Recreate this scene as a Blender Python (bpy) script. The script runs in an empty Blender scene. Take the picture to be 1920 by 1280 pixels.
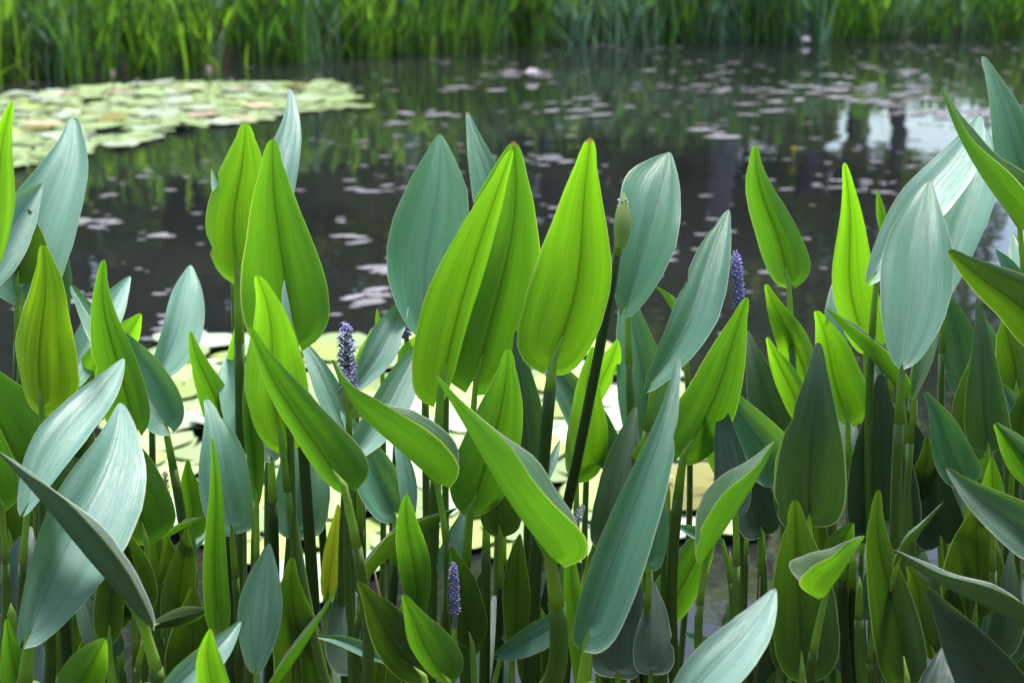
import bpy, math, random
import numpy as np
from mathutils import Vector, Matrix

# ------------------------------------------------------------------ camera, sky, sun, exposure
SC = bpy.context.scene
COL = SC.collection
CAM_H, PITCH, FPX = 1.10, math.radians(16.5), 2667.0
CAM = Vector((0, 0, CAM_H))
RIGHT = Vector((1, 0, 0))
FWD = Vector((0, math.cos(PITCH), -math.sin(PITCH)))
UP = Vector((0, math.sin(PITCH), math.cos(PITCH)))

cd = bpy.data.cameras.new('camera')
cd.sensor_width = 36.0
cd.lens = FPX / 1920 * 36.0
cd.clip_start, cd.clip_end = 0.05, 2000
cd.dof.use_dof = True
cd.dof.focus_distance = 1.13
cd.dof.aperture_fstop = 9.5
cam = bpy.data.objects.new('camera', cd)
COL.objects.link(cam)
cam.location = CAM
cam.rotation_euler = (math.pi / 2 - PITCH, 0, 0)
SC.camera = cam

SUN_EL, SUN_AZ = math.radians(73), math.radians(14)      # azimuth from +Y towards +X: sun beyond the pond
w = bpy.data.worlds.new('World')
SC.world = w
w.use_nodes = True
nt = w.node_tree
sky = nt.nodes.new('ShaderNodeTexSky')
sky.sky_type = 'NISHITA'
sky.sun_disc = False
sky.sun_elevation = SUN_EL
sky.sun_rotation = SUN_AZ
sky.air_density = 1.2
sky.dust_density = 2.0
sky.ozone_density = 1.5
nt.nodes['Background'].inputs['Strength'].default_value = 0.11
nt.links.new(sky.outputs[0], nt.nodes['Background'].inputs['Color'])

sd = bpy.data.lights.new('sun', 'SUN')
sd.energy = 2.4
sd.angle = math.radians(14)
sd.color = (1.0, 0.96, 0.9)
sun = bpy.data.objects.new('sun', sd)
COL.objects.link(sun)
sdir = Vector((math.sin(SUN_AZ) * math.cos(SUN_EL), math.cos(SUN_AZ) * math.cos(SUN_EL), math.sin(SUN_EL)))
sun.rotation_euler = sdir.to_track_quat('Z', 'Y').to_euler()

SC.view_settings.view_transform = 'Standard'
SC.view_settings.look = 'None'
SC.view_settings.gamma = 1
SC.view_settings.use_curve_mapping = False
SC.view_settings.exposure = 1.52
SC.cycles.use_denoising = True
SC.cycles.max_bounces = 8
SC.cycles.transmission_bounces = 6
SC.cycles.sample_clamp_indirect = 6

RND = random.Random(11)

# ------------------------------------------------------------------ helpers
def P(px, py, d):
    """point of the place that stands d metres ahead of the viewer along the photo ray px, py"""
    return CAM + FWD * d + RIGHT * ((px - 960) / FPX * d) + UP * ((640 - py) / FPX * d)

def W(px, py, z=0.0):
    """point on the water surface along the photo ray px, py"""
    r = FWD + RIGHT * ((px - 960) / FPX) + UP * ((640 - py) / FPX)
    return CAM + r * ((z - CAM_H) / r.z)

def link(name, data, parent=None):
    o = bpy.data.objects.new(name, data)
    COL.objects.link(o)
    if parent is not None:
        o.parent = parent
    return o

def tag(o, label=None, cat=None, group=None, kind=None):
    if label: o['label'] = label
    if cat: o['category'] = cat
    if group: o['group'] = group
    if kind: o['kind'] = kind
    return o

def mesh(name, verts, faces, mat, uvs=None, smooth=True):
    me = bpy.data.meshes.new(name)
    me.from_pydata([tuple(v) for v in verts], [], faces)
    if uvs is not None:
        ul = me.uv_layers.new(name='UVMap')
        idx = np.empty(len(me.loops), dtype=np.int32)
        me.loops.foreach_get('vertex_index', idx)
        ul.data.foreach_set('uv', np.asarray(uvs, dtype=np.float32)[idx].ravel())
    if smooth:
        me.polygons.foreach_set('use_smooth', [True] * len(me.polygons))
    if mat is not None:
        me.materials.append(mat)
    me.update()
    return me

def tube(points, radii, n=10, cap=True):
    """verts, faces, uvs of a tube along points"""
    V, F, U = [], [], []
    m = len(points)
    side = None
    for i, p in enumerate(points):
        t = (points[min(i + 1, m - 1)] - points[max(i - 1, 0)]).normalized()
        if side is None:
            side = t.cross(Vector((0.31, 1, 0.2))).normalized()
        side = (side - t * side.dot(t)).normalized()
        b = t.cross(side)
        for k in range(n):
            a = 2 * math.pi * k / n
            V.append(p + (side * math.cos(a) + b * math.sin(a)) * radii[i])
            U.append((k / n, i / (m - 1)))
    for i in range(m - 1):
        for k in range(n):
            F.append((i * n + k, i * n + (k + 1) % n, (i + 1) * n + (k + 1) % n, (i + 1) * n + k))
    if cap:
        for j, rev in ((0, True), (m - 1, False)):
            f = [j * n + k for k in range(n)]
            F.append(tuple(reversed(f)) if rev else tuple(f))
    return V, F, U

def bez(a, c, b, n):
    return [a * (1 - t) ** 2 + c * (2 * t * (1 - t)) + b * t ** 2 for t in [i / (n - 1) for i in range(n)]]

# ------------------------------------------------------------------ materials
def new_mat(name):
    m = bpy.data.materials.new(name)
    m.use_nodes = True
    return m, m.node_tree.nodes, m.node_tree.links, m.node_tree.nodes['Principled BSDF'], m.node_tree.nodes['Material Output']

def ramp(N, pos, cols):
    r = N.new('ShaderNodeValToRGB')
    els = r.color_ramp.elements
    while len(els) < len(pos):
        els.new(0.5)
    for e, p, c in zip(els, pos, cols):
        e.position = p
        e.color = (*c, 1)
    return r

def mixc(N, L, fac, a, b, mode='MIX'):
    m = N.new('ShaderNodeMix')
    m.data_type = 'RGBA'
    m.blend_type = mode
    for sock, v in ((m.inputs[0], fac), (m.inputs[6], a), (m.inputs[7], b)):
        if hasattr(v, 'links') or hasattr(v, 'is_output'):
            L.new(v, sock)
        else:
            sock.default_value = v if isinstance(v, (int, float)) else (*v, 1)
    return m.outputs[2]

def math_n(N, L, op, a, b=None, c=None):
    m = N.new('ShaderNodeMath')
    m.operation = op
    for i, v in enumerate((a, b, c)):
        if v is None: continue
        if isinstance(v, (int, float)): m.inputs[i].default_value = v
        else: L.new(v, m.inputs[i])
    return m.outputs[0]

def leaf_material(name, top, under, trans, blemish=0.25, tfac=0.5, rough=0.40, streak_mix=0.5, streak_hi=(1.3, 1.18, 1.05), streak_lo=(.72, .72, .72)):
    """two-sided leaf blade: waxy upper face, matt under face, light passes through; veins run base to tip"""
    m, N, L, bs, out = new_mat(name)
    uv = N.new('ShaderNodeUVMap')
    sep = N.new('ShaderNodeSeparateXYZ')
    L.new(uv.outputs[0], sep.inputs[0])
    info = N.new('ShaderNodeObjectInfo')
    off = math_n(N, L, 'MULTIPLY', info.outputs['Random'], 57.0)
    # fine parallel veins
    cmb = N.new('ShaderNodeCombineXYZ')
    L.new(math_n(N, L, 'MULTIPLY', sep.outputs[0], 90.0), cmb.inputs[0])
    L.new(math_n(N, L, 'MULTIPLY', sep.outputs[1], 1.6), cmb.inputs[1])
    L.new(off, cmb.inputs[2])
    vein = N.new('ShaderNodeTexNoise')
    vein.inputs['Scale'].default_value = 1.0
    vein.inputs['Detail'].default_value = 3.0
    vein.inputs['Roughness'].default_value = 0.65
    L.new(cmb.outputs[0], vein.inputs['Vector'])
    # broad streaks
    cmb2 = N.new('ShaderNodeCombineXYZ')
    L.new(math_n(N, L, 'MULTIPLY', sep.outputs[0], 9.0), cmb2.inputs[0])
    L.new(math_n(N, L, 'MULTIPLY', sep.outputs[1], 1.3), cmb2.inputs[1])
    L.new(off, cmb2.inputs[2])
    streak = N.new('ShaderNodeTexNoise')
    streak.inputs['Scale'].default_value = 1.0
    streak.inputs['Detail'].default_value = 2.0
    L.new(cmb2.outputs[0], streak.inputs['Vector'])
    vf = ramp(N, [0.3, 0.7], [(0, 0, 0), (1, 1, 1)])
    L.new(vein.outputs[0], vf.inputs[0])
    sf = ramp(N, [0.3, 0.72], [(0, 0, 0), (1, 1, 1)])
    L.new(streak.outputs[0], sf.inputs[0])
    mid = math_n(N, L, 'ABSOLUTE', math_n(N, L, 'SUBTRACT', sep.outputs[0], 0.5))
    rib = ramp(N, [0.0, 0.034], [(1, 1, 1), (0, 0, 0)])
    L.new(mid, rib.inputs[0])
    margin = ramp(N, [0.478, 0.492], [(0, 0, 0), (1, 1, 1)])
    L.new(mid, margin.inputs[0])
    thick = ramp(N, [0.0, 0.10, 0.30, 0.5], [(0.56,) * 3, (0.70,) * 3, (0.95,) * 3, (1.12,) * 3])   # the blade thins out from the midrib to the margin
    L.new(mid, thick.inputs[0])
    thin_u = ramp(N, [0.0, 0.25, 0.8, 1.0], [(0.68,) * 3, (0.85,) * 3, (1.0,) * 3, (1.15,) * 3])             # and from the base to the tip
    L.new(sep.outputs[1], thin_u.inputs[0])
    # blemishes
    tc = N.new('ShaderNodeTexCoord')
    sp = N.new('ShaderNodeTexNoise')
    sp.inputs['Scale'].default_value = 95.0
    sp.inputs['Detail'].default_value = 4.0
    L.new(tc.outputs['Object'], sp.inputs['Vector'])
    spf = ramp(N, [0.70, 0.76], [(0, 0, 0), (blemish,) * 3])
    L.new(sp.outputs[0], spf.inputs[0])
    sp2 = N.new('ShaderNodeTexNoise')
    sp2.inputs['Scale'].default_value = 34.0
    sp2.inputs['Detail'].default_value = 5.0
    sp2.inputs['Roughness'].default_value = 0.7
    L.new(tc.outputs['Object'], sp2.inputs['Vector'])
    sp2f = ramp(N, [0.695, 0.73], [(0, 0, 0), (min(1, blemish * 2.2),) * 3])
    L.new(sp2.outputs[0], sp2f.inputs[0])
    tipn = math_n(N, L, 'ADD', sep.outputs[1], math_n(N, L, 'MULTIPLY', math_n(N, L, 'SUBTRACT', sp2.outputs[0], 0.5), 0.05))
    tipr = ramp(N, [0.972, 0.985], [(0, 0, 0), (1, 1, 1)])
    L.new(tipn, tipr.inputs[0])
    dry = math_n(N, L, 'MULTIPLY', tipr.outputs[0], math_n(N, L, 'GREATER_THAN', math_n(N, L, 'FRACT', math_n(N, L, 'MULTIPLY', info.outputs['Random'], 7.0)), 0.92))
    # per-leaf tone
    hue = N.new('ShaderNodeMapRange')
    L.new(info.outputs['Random'], hue.inputs[0])
    hue.inputs[3].default_value = 0.78
    hue.inputs[4].default_value = 1.18

    def tone(c, lo, hi, dark_rib):
        a = mixc(N, L, vf.outputs[0], [x * lo for x in c], [x * hi for x in c])
        b = mixc(N, L, streak_mix, a, mixc(N, L, sf.outputs[0], [x * h for x, h in zip(c, streak_lo)], [x * h for x, h in zip(c, streak_hi)]))
        b = mixc(N, L, rib.outputs[0], b, [x * dark_rib for x in c])
        sc = N.new('ShaderNodeVectorMath'); sc.operation = 'SCALE'
        L.new(b, sc.inputs[0]); L.new(hue.outputs[0], sc.inputs['Scale'])
        return sc.outputs[0]
    ctop = mixc(N, L, margin.outputs[0], tone(top, 0.84, 1.14, 0.85), (0.50, 0.56, 0.44))
    cund = mixc(N, L, margin.outputs[0], tone(under, 0.8, 1.15, 0.75), (0.46, 0.52, 0.26))
    ctr = mixc(N, L, margin.outputs[0], tone(trans, 0.66, 1.22, 0.5), (0.5, 0.7, 0.08))
    ctr = mixc(N, L, 1.0, mixc(N, L, 1.0, ctr, thick.outputs[0], 'MULTIPLY'), thin_u.outputs[0], 'MULTIPLY')
    ctr = mixc(N, L, spf.outputs[0], ctr, (0.05, 0.06, 0.01))
    ctr = mixc(N, L, sp2f.outputs[0], ctr, (0.10, 0.09, 0.01))
    ctr = mixc(N, L, dry, ctr, (0.3, 0.2, 0.05))
    geo = N.new('ShaderNodeNewGeometry')
    base = mixc(N, L, geo.outputs['Backfacing'], ctop, cund)
    base = mixc(N, L, spf.outputs[0], base, (0.05, 0.045, 0.02))
    base = mixc(N, L, sp2f.outputs[0], base, (0.10, 0.085, 0.04))
    base = mixc(N, L, dry, base, (0.2, 0.14, 0.07))
    L.new(base, bs.inputs['Base Color'])
    rr = mixc(N, L, geo.outputs['Backfacing'], (rough,) * 3, (rough + 0.13,) * 3)
    L.new(rr, bs.inputs['Roughness'])
    bs.inputs['Specular IOR Level'].default_value = 0.85
    bmp = N.new('ShaderNodeBump')
    bmp.inputs['Strength'].default_value = 0.35
    bmp.inputs['Distance'].default_value = 0.0012
    hsum = math_n(N, L, 'ADD', vf.outputs[0], math_n(N, L, 'MULTIPLY', rib.outputs[0], -1.2))
    L.new(hsum, bmp.inputs['Height'])
    L.new(bmp.outputs[0], bs.inputs['Normal'])
    tr = N.new('ShaderNodeBsdfTranslucent')
    L.new(ctr, tr.inputs['Color'])
    L.new(bmp.outputs[0], tr.inputs['Normal'])
    mx = N.new('ShaderNodeMixShader')
    mx.inputs[0].default_value = tfac
    L.new(bs.outputs[0], mx.inputs[1])
    L.new(tr.outputs[0], mx.inputs[2])
    L.new(mx.outputs[0], out.inputs['Surface'])
    return m

TOP = (0.17, 0.30, 0.20)
M_LEAF = leaf_material('pickerelweed_leaf', TOP, (0.09, 0.20, 0.028), (0.15, 0.45, 0.012))
M_FRESH = leaf_material('pickerelweed_leaf_young', (0.19, 0.33, 0.17), (0.13, 0.26, 0.025), (0.29, 0.76, 0.012), blemish=0.15, tfac=0.52)
M_SHADED = leaf_material('pickerelweed_leaf_shaded', (0.115, 0.205, 0.155), (0.05, 0.115, 0.02), (0.11, 0.27, 0.006), blemish=0.5, tfac=0.38)  # spotted darker copy; shade low among the stalks is put into its colour
M_BLUE = leaf_material('pickerelweed_leaf_glaucous_sheen', (0.215, 0.415, 0.355), (0.14, 0.26, 0.06), (0.24, 0.52, 0.04), blemish=0.12, tfac=0.30, rough=0.36, streak_mix=0.62, streak_hi=(1.22, 1.1, 1.14), streak_lo=(.56, .84, .62))  # waxy bloom plus sky sheen and green through-glow painted into colour and streaks
M_TEAL = leaf_material('pickerelweed_leaf_teal', (0.125, 0.305, 0.24), (0.12, 0.24, 0.05), (0.24, 0.52, 0.03), blemish=0.12, tfac=0.32, rough=0.35, streak_mix=0.62, streak_hi=(1.22, 1.1, 1.14), streak_lo=(.56, .84, .62))  # streak colours imitate sky sheen and light glowing through the blade
M_YEL = leaf_material('pickerelweed_leaf_yellowing', (0.24, 0.33, 0.05), (0.20, 0.30, 0.03), (0.42, 0.60, 0.02), blemish=0.9, tfac=0.55)
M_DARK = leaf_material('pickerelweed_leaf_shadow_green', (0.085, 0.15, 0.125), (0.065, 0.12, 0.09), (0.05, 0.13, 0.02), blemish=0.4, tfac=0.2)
M_VEIN = leaf_material('pickerelweed_leaf_yellow_veined', (0.15, 0.28, 0.06), (0.12, 0.22, 0.02), (0.20, 0.48, 0.01), blemish=0.3, tfac=0.5, streak_mix=0.8, streak_hi=(1.9, 1.4, 1.0))
M_PALE_LIT = leaf_material('pickerelweed_leaf_pale_lit', (0.28, 0.49, 0.45), (0.17, 0.30, 0.08), (0.26, 0.54, 0.06), blemish=0.10, tfac=0.28, rough=0.38, streak_mix=0.62, streak_hi=(1.22, 1.1, 1.14), streak_lo=(.56, .84, .62))  # lighter copy of the glaucous leaf, its bright lit look painted into the colour
MATS = {'p': M_PALE_LIT, 'd': M_DARK, 'v': M_VEIN, 'n': M_LEAF, 'f': M_FRESH, 'o': M_SHADED, 'b': M_BLUE, 't': M_TEAL, 'y': M_YEL}

def streaky(name, c0, c1, rough=0.4, scale=60, stretch=0.06, spec=0.5, tfac=0.0, tcol=None, bump=0.0):
    m, N, L, bs, out = new_mat(name)
    tc = N.new('ShaderNodeTexCoord')
    mp = N.new('ShaderNodeMapping')
    mp.inputs['Scale'].default_value = (1, 1, stretch)
    L.new(tc.outputs['Object'], mp.inputs['Vector'])
    n = N.new('ShaderNodeTexNoise')
    n.inputs['Scale'].default_value = scale
    n.inputs['Detail'].default_value = 4
    L.new(mp.outputs[0], n.inputs['Vector'])
    info = N.new('ShaderNodeObjectInfo')
    f = ramp(N, [0.3, 0.7], [c0, c1])
    L.new(n.outputs[0], f.inputs[0])
    sc = N.new('ShaderNodeVectorMath'); sc.operation = 'SCALE'
    mr = N.new('ShaderNodeMapRange')
    L.new(info.outputs['Random'], mr.inputs[0])
    mr.inputs[3].default_value = 0.75; mr.inputs[4].default_value = 1.25
    L.new(f.outputs[0], sc.inputs[0]); L.new(mr.outputs[0], sc.inputs['Scale'])
    L.new(sc.outputs[0], bs.inputs['Base Color'])
    bs.inputs['Roughness'].default_value = rough
    bs.inputs['Specular IOR Level'].default_value = spec
    if bump:
        b = N.new('ShaderNodeBump'); b.inputs['Strength'].default_value = bump; b.inputs['Distance'].default_value = 0.01
        L.new(n.outputs[0], b.inputs['Height']); L.new(b.outputs[0], bs.inputs['Normal'])
    if tfac:
        tr = N.new('ShaderNodeBsdfTranslucent'); tr.inputs['Color'].default_value = (*tcol, 1)
        mx = N.new('ShaderNodeMixShader'); mx.inputs[0].default_value = tfac
        L.new(bs.outputs[0], mx.inputs[1]); L.new(tr.outputs[0], mx.inputs[2]); L.new(mx.outputs[0], out.inputs['Surface'])
    return m

M_STALK = streaky('stalk_green', (0.085, 0.17, 0.03), (0.17, 0.27, 0.06), 0.36)
M_STALKD = streaky('stalk_dark', (0.035, 0.075, 0.016), (0.075, 0.13, 0.035), 0.42)
M_DEAD = streaky('stalk_dead', (0.16, 0.11, 0.05), (0.30, 0.23, 0.12), 0.8, scale=90)
M_COLLAR = streaky('stalk_collar_pale', (0.30, 0.47, 0.08), (0.42, 0.58, 0.15), 0.42, tfac=0.35, tcol=(0.6, 0.85, 0.1))
M_FLORET = streaky('floret_violet', (0.40, 0.37, 0.78), (0.60, 0.57, 0.92), 0.55, scale=300, stretch=1, tfac=0.3, tcol=(0.4, 0.35, 0.8))
M_FLORETD = streaky('floret_dusky', (0.15, 0.12, 0.33), (0.34, 0.30, 0.55), 0.6, scale=300, stretch=1)
M_FLORETP = streaky('floret_pink', (0.30, 0.20, 0.26), (0.45, 0.34, 0.36), 0.6, scale=300, stretch=1)
M_BUDW = streaky('bud_white', (0.55, 0.56, 0.62), (0.7, 0.7, 0.78), 0.5, scale=300, stretch=1, tfac=0.3, tcol=(0.8, 0.8, 0.9))
M_SPATHE = streaky('spathe_green', (0.2, 0.32, 0.08), (0.34, 0.44, 0.16), 0.45, tfac=0.3, tcol=(0.6, 0.8, 0.15))
M_PAD = [
    streaky('pad_pale', (0.24, 0.35, 0.14), (0.38, 0.46, 0.24), 0.33, scale=22, stretch=1, spec=0.6),
    streaky('pad_silver', (0.34, 0.42, 0.31), (0.50, 0.56, 0.44), 0.28, scale=18, stretch=1, spec=0.7),
    streaky('pad_lime', (0.30, 0.42, 0.10), (0.44, 0.52, 0.18), 0.36, scale=20, stretch=1, spec=0.5),
    streaky('pad_pinkish', (0.48, 0.30, 0.22), (0.50, 0.46, 0.32), 0.4, scale=14, stretch=1, spec=0.5),
    streaky('pad_olive', (0.14, 0.14, 0.03), (0.26, 0.24, 0.06), 0.5, scale=26, stretch=1, spec=0.4),
]
M_FLECK = streaky('floating_leaf_grey', (0.19, 0.18, 0.20), (0.34, 0.325, 0.36), 0.3, scale=30, stretch=1, spec=0.6)
M_REED = streaky('reed_leaf', (0.11, 0.24, 0.025), (0.25, 0.44, 0.06), 0.45, scale=9, stretch=0.3, tfac=0.42, tcol=(0.36, 0.72, 0.04))
M_REEDB = streaky('reed_leaf_glaucous', (0.15, 0.31, 0.15), (0.36, 0.52, 0.38), 0.36, scale=9, stretch=0.3, tfac=0.3, tcol=(0.3, 0.55, 0.1))
M_REED2 = streaky('reed_leaf_deep', (0.05, 0.13, 0.015), (0.11, 0.24, 0.03), 0.42, scale=9, stretch=0.3, tfac=0.35, tcol=(0.2, 0.5, 0.03))
M_BARK = streaky('bark', (0.13, 0.11, 0.15), (0.28, 0.24, 0.31), 0.85, scale=14, stretch=0.15, spec=0.2, bump=0.6)
M_CROWN = streaky('crown_leaves', (0.09, 0.14, 0.04), (0.18, 0.24, 0.08), 0.4, scale=3, stretch=1, tfac=0.5, tcol=(0.50, 0.70, 0.12))
M_UNDER = streaky('shrub_leaves', (0.08, 0.13, 0.04), (0.16, 0.23, 0.08), 0.4, scale=4, stretch=1, tfac=0.5, tcol=(0.50, 0.70, 0.12))
M_SOIL = streaky('soil', (0.018, 0.015, 0.011), (0.045, 0.036, 0.024), 0.9, scale=5, stretch=1, spec=0.2, bump=0.8)
M_LILYW = streaky('lily_white', (0.7, 0.66, 0.68), (0.8, 0.78, 0.8), 0.5, scale=60, stretch=1, tfac=0.3, tcol=(0.9, 0.85, 0.9))
M_LILYP = streaky('lily_pink', (0.62, 0.38, 0.42), (0.75, 0.58, 0.6), 0.5, scale=60, stretch=1, tfac=0.3, tcol=(0.9, 0.6, 0.65))
M_LILYY = streaky('lily_yellow', (0.7, 0.55, 0.04), (0.8, 0.68, 0.08), 0.5, scale=60, stretch=1)

def water_material():
    m, N, L, bs, out = new_mat('pond_water')
    tc = N.new('ShaderNodeTexCoord')
    n1 = N.new('ShaderNodeTexNoise'); n1.inputs['Scale'].default_value = 3.2; n1.inputs['Detail'].default_value = 3
    n2 = N.new('ShaderNodeTexNoise'); n2.inputs['Scale'].default_value = 0.6; n2.inputs['Detail'].default_value = 2
    L.new(tc.outputs['Object'], n1.inputs['Vector']); L.new(tc.outputs['Object'], n2.inputs['Vector'])
    b1 = N.new('ShaderNodeBump'); b1.inputs['Strength'].default_value = 0.02; b1.inputs['Distance'].default_value = 0.1
    b2 = N.new('ShaderNodeBump'); b2.inputs['Strength'].default_value = 0.04; b2.inputs['Distance'].default_value = 0.3
    L.new(n1.outputs[0], b1.inputs['Height']); L.new(n2.outputs[0], b2.inputs['Height'])
    L.new(b2.outputs[0], b1.inputs['Normal'])
    n3 = N.new('ShaderNodeTexNoise'); n3.inputs['Scale'].default_value = 21.0; n3.inputs['Detail'].default_value = 2
    L.new(tc.outputs['Object'], n3.inputs['Vector'])
    b3 = N.new('ShaderNodeBump'); b3.inputs['Strength'].default_value = 0.012; b3.inputs['Distance'].default_value = 0.02
    L.new(n3.outputs[0], b3.inputs['Height']); L.new(b1.outputs[0], b3.inputs['Normal'])
    L.new(b3.outputs[0], bs.inputs['Normal'])
    c = ramp(N, [0.35, 0.7], [(0.010, 0.011, 0.012), (0.021, 0.022, 0.022)])
    L.new(n2.outputs[0], c.inputs[0])
    L.new(c.outputs[0], bs.inputs['Base Color'])
    bs.inputs['Roughness'].default_value = 0.015
    bs.inputs['IOR'].default_value = 1.5
    bs.inputs['Specular IOR Level'].default_value = 0.5
    return m
M_WATER = water_material()

# ------------------------------------------------------------------ ground and water
BANK = [(-60, 2.5), (-20, 5.0), (-6, 9.3), (-3.6, 10.3), (-1.25, 12.3), (-0.4, 12.6), (-0.05, 13.5), (5.3, 14.4), (14, 14.0), (60, 6.0)]
def bank_y(x):
    for (x0, y0), (x1, y1) in zip(BANK, BANK[1:]):
        if x0 <= x <= x1:
            return y0 + (y1 - y0) * (x - x0) / (x1 - x0)
    return 8.0
def smooth(t):
    t = max(0.0, min(1.0, t)); return t * t * (3 - 2 * t)
def ground_h(x, y):
    far = y - bank_y(x)
    h = -0.45 + 0.57 * smooth((far + 0.45) / 0.6) + 0.5 * smooth((far - 1.5) / 12)
    near = 0.75 - y
    h = max(h, -0.45 + 0.60 * smooth((near + 0.9) / 1.1))
    return h
def axis_pts(lo, hi, dense_lo, dense_hi, step, big):
    a = list(np.arange(dense_lo, dense_hi, step))
    l = [dense_lo - big * (k + 1) ** 1.6 for k in range(40)]
    r = [dense_hi + big * (k + 1) ** 1.6 for k in range(40)]
    return sorted([v for v in l if v > lo] + [lo] + a + [v for v in r if v < hi] + [hi])
gx = axis_pts(-400, 400, -8, 9, 0.35, 1.0)
gy = axis_pts(-60, 700, -1, 19, 0.22, 1.0)
gv = [(x, y, ground_h(x, y) + 0.03 * math.sin(3.1 * x + y) * math.sin(2.3 * y - x)) for y in gy for x in gx]
nx = len(gx)
gf = [(j * nx + i, j * nx + i + 1, (j + 1) * nx + i + 1, (j + 1) * nx + i) for j in range(len(gy) - 1) for i in range(nx - 1)]
tag(link('ground', mesh('ground', gv, gf, M_SOIL)), kind='structure')
wv = [(-62, -2, 0), (62, -2, 0), (62, 20, 0), (-62, 20, 0)]
tag(link('pond_water', mesh('pond_water', wv, [(0, 1, 2, 3)], M_WATER, smooth=False)), kind='structure')

# ------------------------------------------------------------------ woodland beyond the pond
def leaf_cloud(seed, n, size, lobes, thick=0.35):
    """small leaf faces scattered through a set of lobes (centre, radii)"""
    r = np.random.default_rng(seed)
    wts = np.array([l[1][0] * l[1][1] * l[1][2] for l in lobes]) ** 0.7
    pick = r.choice(len(lobes), n, p=wts / wts.sum())
    c = np.array([l[0] for l in lobes])[pick]
    ra = np.array([l[1] for l in lobes])[pick]
    d = r.normal(size=(n, 3)); d /= np.linalg.norm(d, axis=1)[:, None]
    rad = 1 - thick * r.random(n) ** 1.4
    p = c + ra * d * rad[:, None]
    a = r.normal(size=(n, 3)); a /= np.linalg.norm(a, axis=1)[:, None]
    b = np.cross(a, r.normal(size=(n, 3))); b /= np.linalg.norm(b, axis=1)[:, None]
    s = size * (0.6 + 0.8 * r.random(n))[:, None]
    v = np.stack([p - a * s, p + b * s * 0.45, p + a * s, p - b * s * 0.45], 1).reshape(-1, 3)
    f = np.arange(n * 4).reshape(-1, 4)
    return v.tolist(), f.tolist()

def crown_mesh(seed, h0, h1, rad, n, size, mat, nl=14):
    r = random.Random(seed)
    lobes = []
    for k in range(nl):
        t = r.random()
        z = h0 + (h1 - h0) * t
        rr = rad * (0.55 + 0.55 * math.sin(math.pi * min(1, t * 0.8 + 0.15)))
        a = r.uniform(0, 2 * math.pi)
        q = r.uniform(0.2, 1.0) * rr
        s = r.uniform(0.28, 0.5) * rad
        lobes.append(((q * math.cos(a), q * math.sin(a), z), (s, s, s * 0.7)))
    v, f = leaf_cloud(seed, n, size, lobes)
    return mesh('crown', v, f, mat, smooth=False)

def trunk_mesh(seed, h, r0, h0):
    r = random.Random(seed)
    V, F = [], []
    def add(pts, rad, n):
        v, f, _ = tube(pts, rad, n)
        o = len(V); V.extend(v); F.extend([tuple(i + o for i in q) for q in f])
    pts = [Vector((r.uniform(-.05, .05) * k, r.uniform(-.05, .05) * k, -0.3 + (h + 0.3) * k / 8)) for k in range(9)]
    add(pts, [r0 * (1.25 if k == 0 else 1 - 0.09 * k) for k in range(9)], 12)
    for k in range(7):
        z = h0 + (h - h0) * k / 7
        a = r.uniform(0, 6.28); l = r.uniform(1.0, 2.2)
        s = Vector((0, 0, z)); e = s + Vector((math.cos(a) * l, math.sin(a) * l, l * 0.6))
        add(bez(s, s.lerp(e, .5) + Vector((0, 0, -.2)), e, 6), [r0 * 0.35 * (1 - .15 * j) for j in range(6)], 7)
    return mesh('trunk', V, F, M_BARK)

M_BARKP = streaky('bark_pale', (0.26, 0.25, 0.30), (0.42, 0.40, 0.46), 0.8, scale=14, stretch=0.15, spec=0.2, bump=0.4)
CROWNS = [crown_mesh(31 + k, 2.6 + 0.6 * k, 6.4 + 0.7 * k, 2.1, 3400, 0.14, M_CROWN) for k in range(4)]
CROWNS.append(crown_mesh(47, 2.8, 8.2, 2.4, 1300, 0.16, M_CROWN, nl=22))
TRUNKS = [trunk_mesh(51 + k, 5.6 + 0.6 * k, 0.19 + 0.02 * k, 2.6) for k in range(4)] + [trunk_mesh(56, 7.6, 0.16, 2.6)]
PALE = TRUNKS[2].copy(); PALE.materials[0] = M_BARKP
SHRUBS = [crown_mesh(71 + k, 0.3, 2.0 + 0.4 * k, 1.15, 2400, 0.12, M_UNDER, nl=11) for k in range(3)]

def at_az(px, dist):
    return Vector(((px - 960) / FPX / math.cos(PITCH) * dist, dist, 0))

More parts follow.
